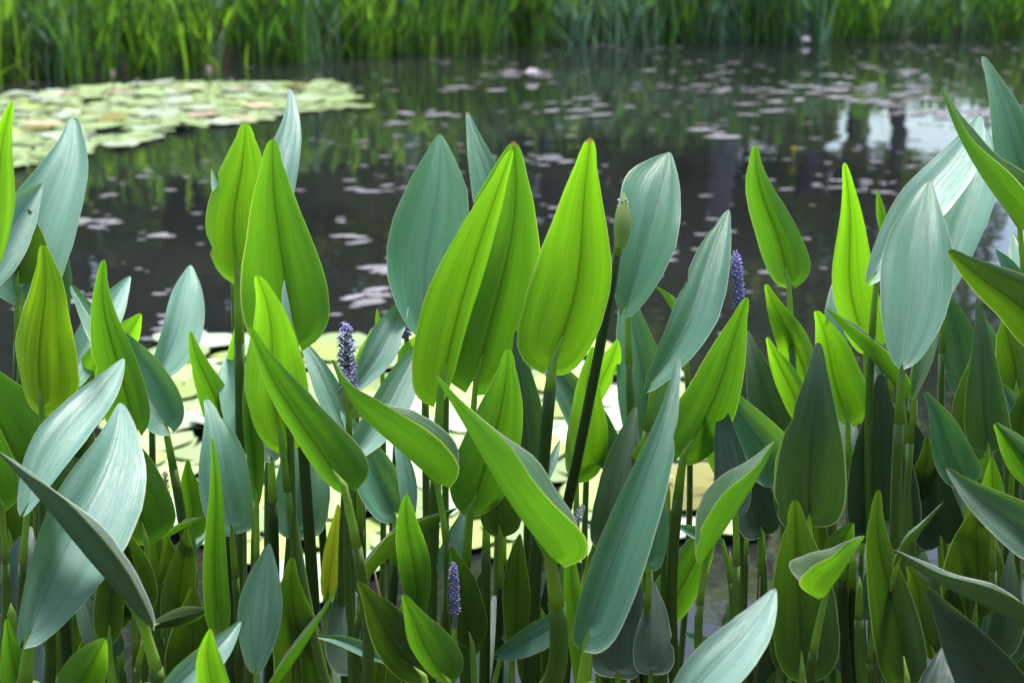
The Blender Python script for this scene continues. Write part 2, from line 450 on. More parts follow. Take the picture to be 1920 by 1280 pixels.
TREES = [  # photo column, distance, variant, scale, label
    (765, 16.2, 2, 1.0, 'slender tree beyond the reeds whose pale trunk mirrors beside the widest blue leaf'),
    (1030, 18.0, 0, 1.05, 'tree beyond the reeds with a low dark crown over the step in the bank'),
    (1358, 16.0, 1, 0.9, 'thick dark trunk beyond the reeds mirrored behind the violet flower spike'),
    (1925, 18.0, 1, 1.0, 'dark tree beyond the reeds at the far side of the bright gap'),
    (120, 15.0, 1, 1.0, 'bushy tree beyond the reeds behind the long lily pad raft'),
    (420, 16.5, 3, 0.95, 'tall tree beyond the reeds behind the tip of the lily pad raft'),
    (-300, 16.0, 0, 1.1, 'spreading tree beyond the reeds left of the lily pad raft'),
    (2250, 19.0, 2, 1.05, 'tree beyond the reeds well past the bright gap'),
    (1060, 22.0, 1, 1.25, 'tall tree standing deep in the wood between the two dark trunks'),
    (600, 22.0, 0, 1.3, 'broad tree standing deep in the wood behind the pale trunk'),
    (1500, 24.0, 2, 1.2, 'tree deep in the wood beside the bright gap'),
    (0, 21.0, 2, 1.35, 'tall tree deep in the wood behind the bushy tree'),
    (1500, 18.5, 0, 0.9, 'short tree beyond the reeds between the thick trunk and the bright gap'),
    (260, 25.0, 3, 1.3, 'largest tree deep in the wood behind the raft of pads'),
    (760, 26.0, 1, 1.2, 'tree deep in the wood straight behind the pale slender trunk'),
    (1480, 20.5, 4, 1.15, 'tall thin-crowned tree with open branches beyond the reeds'),
    (1590, 23.0, 4, 1.35, 'tall airy tree with gaps in its crown beside the bright gap'),
    (190, 18.5, 1, 1.0, 'low-crowned tree filling the wood behind the raft'),
    (900, 23.0, 3, 1.1, 'tree deep in the wood left of the step in the bank'),
    (1648, 19.5, 0, 0.8, 'tree with a high crown hanging over the bright gap'),
]
for i, (px, dist, k, s, lab) in enumerate(TREES):
    p = at_az(px, dist)
    p.z = ground_h(p.x, p.y)
    t = link('woodland_tree', None)
    t.location = p; t.rotation_euler = (0, 0, i * 1.7); t.scale = (s, s, s)
    tag(t, lab, 'tree', 'trees beyond the reeds')
    link('trunk', PALE if i == 0 else TRUNKS[k], t)
    tag(link('crown', CROWNS[k], t), kind='stuff')
SHR = [(-250, 14.0), (40, 14.4), (210, 15.2), (380, 15.8), (520, 16.2), (650, 17.4), (880, 16.9), (960, 18.6), (1110, 17.2), (1230, 18.4),
       (1280, 18.2), (1370, 17.0), (2080, 17.6), (2150, 18.0), (1290, 22.0), (800, 21.0), (300, 19.0), (90, 18.0), (1400, 25.0), (1080, 24.0), (540, 20.0), (720, 18.0), (760, 19.5)]
for i, (px, dist) in enumerate(SHR):
    p = at_az(px, dist); p.z = ground_h(p.x, p.y) - 0.05
    t = link('woodland_shrub', SHRUBS[i % 3])
    t.location = p; t.rotation_euler = (0, 0, i * 2.1)
    s = 0.8 + 0.5 * RND.random(); t.scale = (s, s, s * (1.0 + 0.3 * RND.random()))
    tag(t, 'dark leafy shrub under the trees beyond the reeds', 'shrub', 'shrubs under the far trees')

for i, (x, y, k, s, lab) in enumerate([(-3.6, -3.4, 2, 1.1, 'unseen sky-blocking tree on the near bank left of the viewer'), (-0.6, -4.6, 3, 1.2, 'tall unseen sky-blocking tree on the near bank behind the viewer'),  # unseen trees added to block sky light from behind the camera
                                       (2.6, -3.2, 1, 1.1, 'unseen sky-blocking tree on the near bank right of the viewer'), (5.6, -4.5, 0, 1.3, 'far right unseen sky-blocking tree on the near bank'),
                                       (-6.6, -4.0, 1, 1.3, 'far left unseen sky-blocking tree on the near bank'), (1.0, -8.0, 2, 1.5, 'tall unseen sky-blocking tree set back from the near bank'), (-3.0, -8.5, 0, 1.6, 'broad unseen sky-blocking tree set back from the near bank')]):
    t = link('woodland_tree', None)
    t.location = (x, y, ground_h(x, y)); t.rotation_euler = (0, 0, i * 2.3); t.scale = (s, s, s)
    tag(t, lab, 'tree', 'unseen trees added to block the sky')
    link('trunk', TRUNKS[k], t)
    tag(link('crown', CROWNS[k], t), kind='stuff')
for i, (x, y) in enumerate([(-2.6, -1.9), (-1.1, -2.6), (0.6, -2.4), (2.0, -1.8), (3.4, -1.2), (-4.0, -1.4), (-5.5, -0.6), (4.9, -0.4)]):  # unseen shrubs, added with these trees to darken the plant fronts
    t = link('woodland_shrub', SHRUBS[i % 3])
    t.location = (x, y, ground_h(x, y) - .05); t.rotation_euler = (0, 0, i * 1.3)
    tag(t, 'unseen sky-blocking shrub on the near bank behind the viewer', 'shrub', 'unseen shrubs added to block the sky')

# ------------------------------------------------------------------ reeds along the far bank
def reed_clump(seed, mat_leaf):
    """a clump of upright stalks carrying lance-shaped leaves: (leaves mesh, stalks mesh)"""
    r = random.Random(seed)
    lv, lf, sv, sf = [], [], [], []
    for k in range(26):
        bx, by = r.gauss(0, 0.11), r.gauss(0, 0.11)
        h = r.uniform(0.28, 0.95)
        lean = Vector((r.gauss(0, 0.16), r.gauss(0, 0.14) - 0.04, 0))
        b = Vector((bx, by, -0.12)); t = b + Vector((0, 0, h)) + lean * h
        v, f, _ = tube(bez(b, b + Vector((0, 0, h * 0.5)), t, 4), [0.007, 0.006, 0.005, 0.004], 5, cap=False)
        o = len(sv); sv.extend(v); sf.extend([tuple(i + o for i in q) for q in f])
        L = r.uniform(0.16, 0.30); wd = r.uniform(0.009, 0.034)
        az = r.uniform(0, 6.28)
        ax = (Vector((math.cos(az) * 0.35, math.sin(az) * 0.35, 1)) + lean * 2).normalized()
        sd_ = ax.cross(Vector((math.sin(az * 3), math.cos(az * 3), 0.1))).normalized()
        nn = sd_.cross(ax)
        prof = [(0, 0.12), (0.12, 0.75), (0.3, 1.0), (0.55, 0.75), (0.8, 0.38), (1, 0.02)]
        o = len(lv)
        for u, ww in prof:
            c = t + ax * (L * u) + nn * (0.03 * u * u)
            lv += [c - sd_ * wd * ww + nn * wd * ww * .4, c, c + sd_ * wd * ww + nn * wd * ww * .4]
        for j in range(len(prof) - 1):
            for q in range(2):
                a = o + j * 3 + q
                lf.append((a, a + 1, a + 4, a + 3))
    # narrow basal blades
    for k in range(40):
        bx, by = r.gauss(0, 0.13), r.gauss(0, 0.13)
        h = r.uniform(0.3, 0.9); az = r.uniform(0, 6.28); wd = r.uniform(0.006, 0.013)
        b = Vector((bx, by, -0.1)); t = b + Vector((r.gauss(0, .16), r.gauss(0, .14), h))
        s_ = Vector((math.cos(az), math.sin(az), 0))
        o = len(lv)
        for j, c in enumerate(bez(b, b + Vector((0, 0, h * .6)), t, 5)):
            ww = wd * (1 - (j / 4) ** 2 * 0.95)
            lv += [c - s_ * ww, c + s_ * ww]
        for j in range(4):
            a = o + j * 2
            lf.append((a, a + 1, a + 3, a + 2))
    return mesh('leaves', lv, lf, mat_leaf), mesh('stalks', sv, sf, M_STALKD)
CLUMPS = [reed_clump(200 + k, M_REEDB if k in (2, 5) else M_REED2 if k in (1, 4) else M_REED) for k in range(7)]
xx = -6.6
while xx < 8.2:
    for row in range(4):
        x = xx + RND.uniform(-0.12, 0.12)
        y = bank_y(x) - 0.12 + row * 0.36 + RND.uniform(-0.1, 0.1)
        k = RND.randrange(7)
        o = link('reed_clump', None)
        o.location = (x, y, max(0.0, ground_h(x, y)) - 0.02)
        s = RND.uniform(0.8, 1.05) * (0.78 if 2.9 < x < 5.0 else 1)
        o.scale = (s, s, s); o.rotation_euler = (0, 0, RND.uniform(0, 6.28))
        kind_ = ('blue-green' if k in (2, 5) else 'lush green') + (' tall' if s > 0.96 else ' short' if s < 0.8 else ' middling')
        where_ = 'behind the long lily pad raft' if x < -1.2 else 'by the step in the bank' if x < 0.4 else 'under the bright gap in the trees' if 2.9 < x < 5.0 else 'along the straight far bank'
        tag(o, '%s reed clump %s, %s' % (kind_, where_, ('at the waterline', 'in the second row', 'in the third row', 'at the very back')[row]), 'reeds', 'reed clumps row %d of the far bank' % (row + 1))
        tag(link('leaves', CLUMPS[k][0], o), kind='stuff')
        tag(link('stalks', CLUMPS[k][1], o), kind='stuff')
    xx += 0.235

# ------------------------------------------------------------------ lily pads
def pad_mesh(seed, mat, wav, cup):
    r = random.Random(seed)
    n, rings = 26, 5
    V = [(0, 0, 0)]; F = []
    ph = r.uniform(0, 6.28); notch = r.uniform(0.10, 0.22)
    for k in range(1, rings + 1):
        q = k / rings
        for i in range(n + 1):
            a = notch * q ** 0.5 + (2 * math.pi - 2 * notch * q ** 0.5) * i / n
            rr = q * (1 + 0.025 * math.sin(3 * a + ph) + 0.02 * math.sin(7 * a + ph * 2))
            z = wav * q ** 3 * (math.sin(2 * a + ph) + 0.6 * math.sin(5 * a + 2 * ph)) + cup * q ** 5
            V.append((rr * math.cos(a), rr * math.sin(a), z))
    for i in range(n):
        F.append((0, 1 + i, 2 + i))
    for k in range(rings - 1):
        for i in range(n):
            a = 1 + k * (n + 1) + i; b = a + n + 1
            F.append((a, b, b + 1, a + 1))
    return mesh('lily_pad', V, F, mat)
PADM = [[pad_mesh(300 + 10 * c + v, M_PAD[c], 0.02 + 0.025 * v, 0.03 * v) for v in range(3)] for c in range(5)]
PAD_C = ['pale green', 'silvery', 'lime green', 'pinkish', 'olive brown']
PAD_V = ['flat', 'wavy edged', 'curled edged']
def add_pad(x, y, rad, c, v, tilt, z, where, group):
    o = link('lily_pad', PADM[c][v])
    o.location = (x, y, z); o.scale = (rad, rad, rad)
    o.rotation_euler = (tilt * RND.uniform(-1, 1), tilt * RND.uniform(-1, 1), RND.uniform(0, 6.28))
    t = ' tipped up' if tilt > 0.2 else ''
    tag(o, '%s %s lily pad%s floating %s' % (PAD_C[c], PAD_V[v], t, where), 'lily pad', group)

def poly_in(px, py, poly):
    ins = False
    for (x0, y0), (x1, y1) in zip(poly, poly[1:] + poly[:1]):
        if (y0 > py) != (y1 > py) and px < (x1 - x0) * (py - y0) / (y1 - y0) + x0:
            ins = not ins
    return ins

def fill_pads(poly_px, rmin, rmax, spread, weights, tilt, where, group, limit, vmax=3):
    poly = [tuple(W(x, y).xy) for x, y in poly_px]
    xs = [p[0] for p in poly]; ys = [p[1] for p in poly]
    done = []
    for _ in range(9000):
        x, y = RND.uniform(min(xs), max(xs)), RND.uniform(min(ys), max(ys))
        if not poly_in(x, y, poly): continue
        rad = RND.uniform(rmin, rmax)
        if any((x - a) ** 2 + (y - b) ** 2 < ((rad + q) * spread) ** 2 for a, b, q in done): continue
        done.append((x, y, rad))
        c = RND.choices(range(5), weights)[0]
        tl = tilt * (3.5 if RND.random() < 0.12 else 0.35)
        add_pad(x, y, rad, c, RND.randrange(vmax), tl, 0.008 + 0.012 * RND.random() + abs(tl) * rad * 0.5, where, group)
        if len(done) >= limit: break

FARP = [(-260, 205), (60, 178), (220, 158), (420, 156), (640, 160), (655, 178), (678, 203), (560, 214), (430, 235), (300, 248), (290, 262), (180, 288), (120, 292), (60, 318), (-80, 330), (-260, 330)]
fill_pads(FARP, 0.07, 0.11, 0.62, [36, 46, 4, 6, 8], 0.06, 'on the raft before the far reeds', 'lily pads of the far raft', 148, vmax=2)
poly = [tuple(W(x, y).xy) for x, y in FARP]
mv, mf = [], []
for _ in range(6000):
    x, y = RND.uniform(-5, 0), RND.uniform(5.5, 10.5)
    if len(mf) >= 1000 * 10 or not poly_in(x, y, poly): continue
    q, a0, o = RND.uniform(.045, .085), RND.uniform(0, 6.28), len(mv)
    mv.append((x, y, .007))
    for i in range(11):
        a = a0 + 0.3 + 5.68 * i / 10
        mv.append((x + q * math.cos(a), y + q * math.sin(a), RND.uniform(.004, .014)))
    mf += [(o, o + 1 + i, o + 2 + i) for i in range(10)]
tag(link('small_lily_pads', mesh('small_lily_pads', mv, mf, M_PAD[0])), 'mat of small pale pads filling the far raft between larger pads', 'lily pads', kind='stuff')
NEARP = [(250, 700), (330, 636), (560, 640), (760, 632), (980, 640), (1180, 668), (1260, 720), (1330, 860), (1420, 930), (1440, 985), (1240, 1020), (1040, 1060), (860, 1010), (700, 1050), (560, 1130), (380, 1010), (280, 960), (190, 820)]
fill_pads(NEARP, 0.06, 0.095, 0.66, [44, 36, 18, 1, 1], 0.06, 'just behind the standing stalks', 'lily pads just behind the stalks', 230, vmax=2)

# floating dead leaves
def fleck_mesh(seed):
    r = random.Random(seed); n = 14
    V = [(0, 0, 0.006)]
    for i in range(n):
        a = 2 * math.pi * i / n
        q = 1 + 0.25 * math.sin(2 * a + r.uniform(0, 1)) + r.uniform(-.12, .12)
        V.append((q * math.cos(a), 0.55 * q * math.sin(a), r.uniform(0, 0.05)))
    return mesh('floating_leaf', V, [(0, 1 + i, 1 + (i + 1) % n) for i in range(n)], M_FLECK)
FLK = [fleck_mesh(400 + k) for k in range(6)]
CLUS = [(1560, 175, 130, 26, 52), (1690, 180, 80, 24, 30), (1270, 150, 90, 22, 12), (1120, 190, 80, 25, 10), (1250, 480, 60, 60, 6), (1780, 212, 70, 8, 16), (1390, 170, 90, 14, 14), (1450, 205, 50, 10, 6),
        (980, 140, 70, 8, 14), (860, 168, 50, 6, 6), (800, 215, 60, 5, 8), (740, 232, 30, 4, 5), (1010, 205, 60, 8, 8), (1000, 300, 70, 10, 14),
        (1560, 352, 50, 14, 7), (1640, 350, 60, 16, 8), (690, 355, 50, 6, 7), (730, 510, 50, 18, 10), (700, 560, 60, 16, 10), (640, 430, 60, 30, 5),
        (180, 420, 40, 10, 6), (300, 445, 40, 10, 4), (170, 565, 40, 15, 4), (330, 600, 40, 20, 4), (1100, 330, 40, 12, 5), (1350, 250, 60, 20, 5), (1700, 140, 60, 8, 8)]
def fleck_place(cx, cy):
    if cx > 1650: return 'in the dense drift before the bright gap reflection'
    if cx > 1480: return 'beside the yellow pond blossom' if cy < 250 else 'under the bright gap reflection'
    if cx > 1300: return 'over the reflection of the thick dark trunk'
    if cx > 900: return 'around the white lily blossom' if cy < 250 else 'behind the flame-shaped leaf'
    if cx > 500: return 'past the tip of the lily pad raft' if cy < 300 else 'between the overlapping pair and the largest blue leaf'
    return 'on the dark water below the lily pad raft'
for cx, cy, sx, sy, n in CLUS:
    for k in range(n):
        p = W(RND.gauss(cx, sx * .6), RND.gauss(cy, sy * .6))
        o = link('floating_leaf', FLK[RND.randrange(6)])
        o.location = (p.x, p.y, 0.003); s = RND.uniform(0.02, 0.085) if cy < 260 else RND.uniform(0.015, 0.05)
        o.scale = (s, s, s); o.rotation_euler = (0, 0, RND.gauss(0, 0.5))
        tag(o, 'small grey dead leaf adrift %s' % fleck_place(cx, cy), 'leaf', 'dead leaves adrift on the pond')

# bits of leaf, seed and pollen adrift everywhere
mv, mf = [], []
for _ in range(1500):
    y = 2.2 + 11.5 * RND.random() ** 0.8; x = RND.uniform(-.42, .42) * y
    if y > bank_y(x) - .3 or math.sin(3.1 * x + 1.3 * y) + math.sin(1.7 * y - 2.2 * x + 1) < RND.uniform(-1.2, 1.2): continue
    q, a0, o = RND.uniform(.004, .022) * (0.5 + y / 9), RND.uniform(0, 6.28), len(mv)
    mv.append((x, y, .004))
    for i in range(6):
        a = a0 + i * 1.047
        rr = q * RND.uniform(.5, 1.2)
        mv.append((x + rr * 1.5 * math.cos(a), y + rr * math.sin(a), .003))
    mf += [(o, o + 1 + i, o + 1 + (i + 1) % 6) for i in range(6)]
tag(link('pond_debris', mesh('pond_debris', mv, mf, M_FLECK)), 'tiny bits of leaf and pollen scattered over the open water', 'debris', kind='stuff')

# water-lily flowers
def petal(L, wd, up, az, base_r=0.004):
    V, F = [], []
    d = Vector((math.cos(az), math.sin(az), 0)); s = Vector((-math.sin(az), math.cos(az), 0))
    for j in range(6):
        u = j / 5
        ww = wd * math.sin(math.pi * min(0.97, 0.12 + u * 0.86)) ** 0.8
        c = d * (base_r + L * u * math.cos(up) + 0) + Vector((0, 0, L * u * math.sin(up) + L * 0.12 * u * u))
        V += [c - s * ww + Vector((0, 0, ww * .4)), c, c + s * ww + Vector((0, 0, ww * .4))]
    for j in range(5):
        for q in range(2):
            a = j * 3 + q; F.append((a, a + 1, a + 4, a + 3))
    return V, F
def lily_flower(p, h, r, mat, openness, label, cat='flower'):
    root = link('water_lily_flower', None); root.location = p
    tag(root, label, cat, 'water lily flowers on the pond')
    v, f, _ = tube([Vector((0, 0, -0.1)), Vector((0, 0, h * .5)), Vector((0, 0, h))], [0.006] * 3, 8)
    link('stem', mesh('stem', v, f, M_STALK), root)
    pm = {}
    for ring, (cnt, u) in enumerate(((7, 0.35), (6, 0.75), (5, 1.1))):
        up = u * openness + (1 - openness) * 1.45
        v, f = petal(r, r * 0.3, up, 0)
        me = mesh('petal', v, f, mat)
        for k in range(cnt):
            o = link('petal', me, root); o.location = (0, 0, h); o.rotation_euler = (0, 0, 6.283 * k / cnt + ring * .4)
lily_flower(W(998, 148), 0.015, 0.06, M_LILYW, 0.9, 'open white water lily blossom alone on the dark water')
lily_flower(W(1511, 84), 0.02, 0.05, M_LILYW, 0.9, 'tiny white blossom at the foot of the far reeds')
lily_flower(W(394, 166), 0.09, 0.055, M_LILYP, 0.05, 'pale pink closed lily bud standing over the far raft of pads')
lily_flower(W(214, 168), 0.08, 0.045, M_LILYP, 0.0, 'dusky pink narrow bud at the back edge of the far raft')
lily_flower(W(258, 170), 0.04, 0.035, M_LILYP, 0.0, 'smallest dusky pink bud at the back edge of the far raft')
lily_flower(W(1488, 300), 0.03, 0.03, M_LILYY, 0.2, 'small yellow pond blossom on the open dark water')

# ------------------------------------------------------------------ pickerelweed in front
HEART = [(0, .10), (.006, .46), (.015, .62), (.03, .76), (.05, .86), (.08, .94), (.12, .99), (.17, 1.0), (.23, .985), (.29, .95), (.36, .89), (.43, .82), (.50, .735), (.57, .645), (.64, .55), (.70, .465), (.76, .38), (.82, .295), (.87, .225), (.91, .19), (.945, .15), (.97, .115), (.985, .085), (.995, .045), (1, .0)]
WIDE = [(0, .12), (.006, .5), (.015, .68), (.03, .83), (.05, .92), (.08, .985), (.12, 1.0), (.17, .985), (.23, .945), (.29, .89), (.36, .82), (.43, .745), (.50, .665), (.57, .58), (.64, .495), (.70, .42), (.76, .345), (.82, .27), (.87, .205), (.91, .18), (.945, .14), (.97, .11), (.985, .08), (.995, .045), (1, 0)]
LANCE = [(0, .06), (.015, .26), (.04, .42), (.09, .60), (.16, .78), (.25, .92), (.36, 1.0), (.48, .97), (.60, .85), (.72, .66), (.82, .46), (.90, .29), (.95, .18), (.98, .105), (.995, .045), (1, .0)]
CORNER = [(0, .1), (.05, .45), (.15, .78), (.3, .98), (.5, 1.1), (.65, 1.14), (.74, 1.08), (.82, .85), (.9, .5), (.96, .22), (1, 0)]
def prof(table, u):
    for (u0, w0), (u1, w1) in zip(table, table[1:]):
        if u <= u1:
            return w0 + (w1 - w0) * (u - u0) / (u1 - u0)
    return 0.0
ROWS = [0, .006, .015, .03, .05, .08, .12, .17, .23, .29, .36, .43, .50, .57, .64, .70, .76, .82, .87, .91, .945, .97, .985, .995, 1.0]
COLS = 20

LEAVES = []
def stalk_for(root, top, d, rootx, rad, dark, seed, tan=None, collar=0.03, tip=False, lead=None):
    r = random.Random(seed)
    # where the stalk meets the bottom of the photo, then on down to the pond bed
    tpx = 960 + (top - CAM).dot(RIGHT) / (top - CAM).dot(FWD) * FPX
    tpy = 640 - (top - CAM).dot(UP) / (top - CAM).dot(FWD) * FPX
    ray = FWD + RIGHT * ((rootx - 960) / FPX) + UP * ((640 - 1290) / FPX)
    yy = top.y + r.uniform(-0.02, 0.05)
    low = CAM + ray * (yy / ray.y)
    if tpy > 1180:
        low = Vector((top.x + (rootx - tpx) / FPX * d * 0.3, top.y, top.z - 0.15))
    dirv = (low - top).normalized()
    if dirv.z > -0.5: dirv = Vector((dirv.x * .3, dirv.y * .3, -1)).normalized()
    bot = low + dirv * ((low.z + 0.2) / -dirv.z)
    bot.y = max(bot.y, 0.75)
    start = top - (tan * 0.012 if tan is not None else Vector())
    c1 = top + Vector((0, 0, -0.05)) - ((tan * 0.04) if tan is not None else Vector())
    pts = []
    path = bez(top, c1.lerp(low, 0.3), low, 14)[:-1] + bez(low, low.lerp(bot, .5), bot, 5)
    path = path[:]
    # collar = first pale length
    acc, cut = 0.0, 1
    for i in range(1, len(path)):
        acc += (path[i] - path[i - 1]).length
        if acc >= collar:
            cut = i; break
    cp = path[:cut + 1]
    if len(cp) < 3:
        cp = [cp[0], cp[0].lerp(cp[-1], .5), cp[-1]]
    n = len(cp)
    cr = [rad * ((0.04 if i == 0 and tip else 0.62) + (0.85 if i == 0 and tip else 0.25) * i / (n - 1)) for i in range(n)]
    if lead:
        cp = lead + cp
        cr = [rad * .10, rad * .34, rad * .52] + cr
    v, f, u = tube([p - root.location for p in cp], cr, 10)
    link('collar', mesh('collar', v, f, M_COLLAR, u), root)
    sp = path[cut:]
    n = len(sp)
    v, f, u = tube([p - root.location for p in sp], [rad * (0.93 + 0.3 * i / (n - 1)) for i in range(n)], 10)
    link('stalk', mesh('stalk', v, f, M_STALKD if dark else M_STALK, u), root)

def leaf(label, tx, ty, bx, by, wpx, face, d, lean=None, roll=None, bend=0, k=None, F=None, side=1, shape='h', mat=None, root=None,
         rad=None, dark=False, stalk=True, arch=None, cord=0.085, collar=0.035, wave=0.06, pleat=0.032, group='pickerelweed leaves standing in front of the pond'):
    seed = int(tx * 7 + ty * 13 + bx * 3) % 99991
    r = random.Random(seed)
    fold = face == 'F'
    if lean is None: lean = {'A': r.uniform(18, 30), 'B': r.uniform(30, 42), 'F': 6}[face]
    if roll is None: roll = r.uniform(-14, 14) if not fold else 84
    if k is None: k = r.uniform(9, 22) if not fold else 42
    if F is None: F = r.uniform(24, 54) if not fold else 26
    if arch is None: arch = r.uniform(0.02, 0.08)
    if mat is None: mat = {'A': 'b', 'B': 'n', 'F': 'n'}[face]
    if root is None: root = bx + r.uniform(-22, 22)
    lpx = math.hypot(tx - bx, ty - by)
    dz = lpx / FPX * d * math.tan(math.radians(lean))
    s = 1 if face in 'AF' else -1
    B = P(bx, by, d - s * dz * 0.4)
    T = P(tx, ty, d + s * dz * 0.6)
    view = (CAM - (B + T) / 2).normalized()
    ax0 = (T - B)
    Lm = ax0.length
    across = ax0.cross(view).normalized()
    N0 = across.cross(ax0.normalized()).normalized()
    if N0.dot(view) < 0: N0 = -N0
    if across.dot(RIGHT) < 0 and not fold: across = -across
    adax = N0 if face in 'AF' else -N0
    C = (B + T) / 2 + across * (bend / FPX * d * 2) + adax * (arch * Lm * 2)
    table = {'h': HEART, 'w': WIDE, 'l': LANCE, 'c': LANCE}[shape]
    twist = math.radians(r.uniform(-20, 20)) * (0.4 if fold else 1)
    asym = r.uniform(-.13, .13) * (0 if fold else 1)
    sway = r.uniform(-.02, .02)
    kr, Fr = math.radians(k), math.radians(F)
    rl = math.radians(roll)
    mean = kr + Fr * .5
    if fold:
        rl = -math.radians(roll) * side
        half = wpx / FPX * d / max(0.3, math.cos(abs(rl) - mean))
    else:
        xs = sum(math.cos((kr * min(1, (i + .5) / 6 * 6) + Fr * (i + .5) / 6) * 0.9) for i in range(6)) / 6
        half = wpx / FPX * d / 2 / max(0.35, xs) / max(0.35, math.cos(rl))
    ph, ph2 = r.uniform(0, 6.28), r.uniform(0, 6.28)
    bites = {}
    if r.random() < 0.18:
        for _ in range(r.choice((1, 1, 2))):
            bites[(r.randrange(6, 19), r.choice((-1, 1)))] = r.uniform(0.8, 0.92)
    rough_e = {(i, g): r.uniform(-.014, .014) for i in range(len(ROWS)) for g in (-1, 1)}
    rb = link('pickerelweed_leaf', None)
    rb.location = (B.x, max(B.y, 0.75), -0.1)
    tag(rb, label, 'leaf', group)
    V, U = [], []
    for ui, u in enumerate(ROWS):
        c = B * (1 - u) ** 2 + C * (2 * u * (1 - u)) + T * u ** 2
        c = c + across * (sway * Lm * math.sin(2 * math.pi * u))
        t = ((C - B) * (1 - u) + (T - C) * u).normalized()
        ru = rl + twist * (u - .4)
        S = t.cross(adax).normalized()
        if S.dot(across) < 0: S = -S
        Nn = (adax - t * adax.dot(t)).normalized()
        # turn so that a positive roll carries the right-hand edge away from the viewer
        S2 = S * math.cos(ru) - Nn * math.sin(ru) * (1 if face in 'AF' else -1)
        N2 = Nn * math.cos(ru) + S * math.sin(ru) * (1 if face in 'AF' else -1)
        wu = half * prof(table, u) * (1 + 0.02 * math.sin(9 * u + ph))
        open_ = 1 - 0.35 * u
        for j in range(COLS + 1):
            v = -1 + 2 * j / COLS
            sg = 1 if v >= 0 else -1
            a = abs(v)
            # integrate the cross-section: crease angle kr at the midrib, curling on by Fr
            x = z = 0.0
            n = 6
            for i in range(n):
                th = (kr * min(1, (a * (i + .5) / n) * 6) + Fr * a * (i + .5) / n) * open_
                x += math.cos(th) * a / n; z += math.sin(th) * a / n
            z += wave * a * a * math.sin(7 * u + ph + (1.3 if sg > 0 else 0)) + 0.5 * wave * a ** 3 * math.sin(15 * u + ph2 + sg)
            z += pleat * math.sin(a * 8.5 + ph2 + sg) * min(1, a * 4) * (1 - u * .6)
            back = cord * a ** 1.4 * (1 - u) ** 7
            wu_ = wu * (1 + asym * sg + rough_e[(ui, sg)]) * (1 - (1 - bites.get((ui, sg), 1)) * a ** 4)
            if shape == 'c' and sg < 0: wu_ = half * prof(CORNER, u)
            V.append(c + S2 * (sg * x * wu_) + N2 * (z * wu_) - t * (back * Lm) - rb.location)
            U.append((0.5 + 0.5 * v, u))
    n = COLS + 1
    Fc = []
    # face winding so that the normal is the upper (waxy) face
    a_, b_, d_ = V[8 * n + 10], V[8 * n + 11], V[9 * n + 10]
    flip = (b_ - a_).cross(d_ - a_).dot(adax * math.cos(rl) + across * math.sin(rl) * (1 if face in 'AF' else -1)) < 0
    for i in range(len(ROWS) - 1):
        for j in range(COLS):
            f = (i * n + j, i * n + j + 1, (i + 1) * n + j + 1, (i + 1) * n + j)
            Fc.append(f[::-1] if flip else f)
    link('blade', mesh('blade', V, Fc, MATS[mat], U), rb)
    if by < 1330:
        if rad is None: rad = 0.0027 + 0.0006 * min(1.5, wpx / 90)
        t0 = (C - B).normalized()
        stalk_for(rb, B - adax * rad * 1.1, d, root, rad, dark, seed, t0, collar,
                  lead=[B * (1 - q) ** 2 + C * (2 * q * (1 - q)) + T * q ** 2 + across * (sway * Lm * math.sin(2 * math.pi * q)) - adax * rad * e for q, e in ((.10, .25), (.05, .7), (.02, 1.0))])
    return rb

LF = leaf
# ---- left side
LF('slim bright green leaf cut off by the frame with its tip above a pale leaf', 23,190, -30,520, 80,'B',1.12, mat='f', roll=25)
LF('tall silvery leaf with a grey midrib above the dark curled bud leaf', 137,222, 45,545, 140,'A',1.32, bend=8, lean=25, k=22, mat='p')
LF('thin silver blade lying across the tall silvery leaf', 79,345, -70,560, 85,'A',1.22, lean=34, roll=30, shape='l', mat='p')
LF('small dark green curled leaf under the thin silver blade', 54,393, 33,521, 74,'B',1.27, mat='o', roll=-28, k=30)
LF('wavy leaf with yellow veins and bright yellow margin', 80,460, 78,756, 118,'B',1.08, mat='v', wave=0.2, k=22, root=70)
LF('pale sliver of leaf hanging right of the wavy yellow-veined leaf', 104,440, 118,640, 52,'A',1.30, shape='l')
LF('long plain green leaf with a needle tip before a blue-grey leaf', 195,487, 252,795, 92,'B',1.12, roll=12, root=262, bend=-14, shape='w')
LF('blue-grey leaf running down behind the needle-tipped green leaf', 133,535, 306,790, 92,'A',1.24, lean=20, mat='t', root=372, shape='h', rad=.0042)
LF('narrow pale leaf with streaks behind the needle-tipped leaf', 244,518, 112,745, 66,'A',1.30, lean=35, shape='l', mat='p')
LF('yellow-green leaf with its point between two pale leaves', 264,588, 135,770, 72,'B',1.27, mat='f', shape='l')
LF('clean silver lance leaf standing free before the dark water', 357,497, 288,705, 74,'A',1.30, lean=28, bend=14, shape='l', root=330, mat='p')
LF('tall greyish pearly leaf with a hooked tip behind the broad pearly leaf', 232,672, 55,940, 84,'A',1.05, lean=38, bend=-10, shape='l', roll=-20, mat='p')
LF('broad pearly leaf with a sharp point above the folded dark leaf', 226,755, 62,1172, 148,'A',0.97, lean=36, bend=18, k=12, root=62, rad=.0055, shape='l', mat='p')
LF('long folded dark blue-green leaf with a flared base crossing the pearly leaf', -8,845, 262,1156, 62,'F',.93, side=-1, mat='d', roll=80, k=46, root=275, rad=.005, shape='l', lean=10)
LF('big green leaf leaning in behind the greyish pearly leaf', -90,640, 105,985, 185,'B',1.24, lean=25, root=120)
LF('dull green leaf behind the hooked pearly tip', 105,640, 148,885, 92,'B',1.27, mat='o')
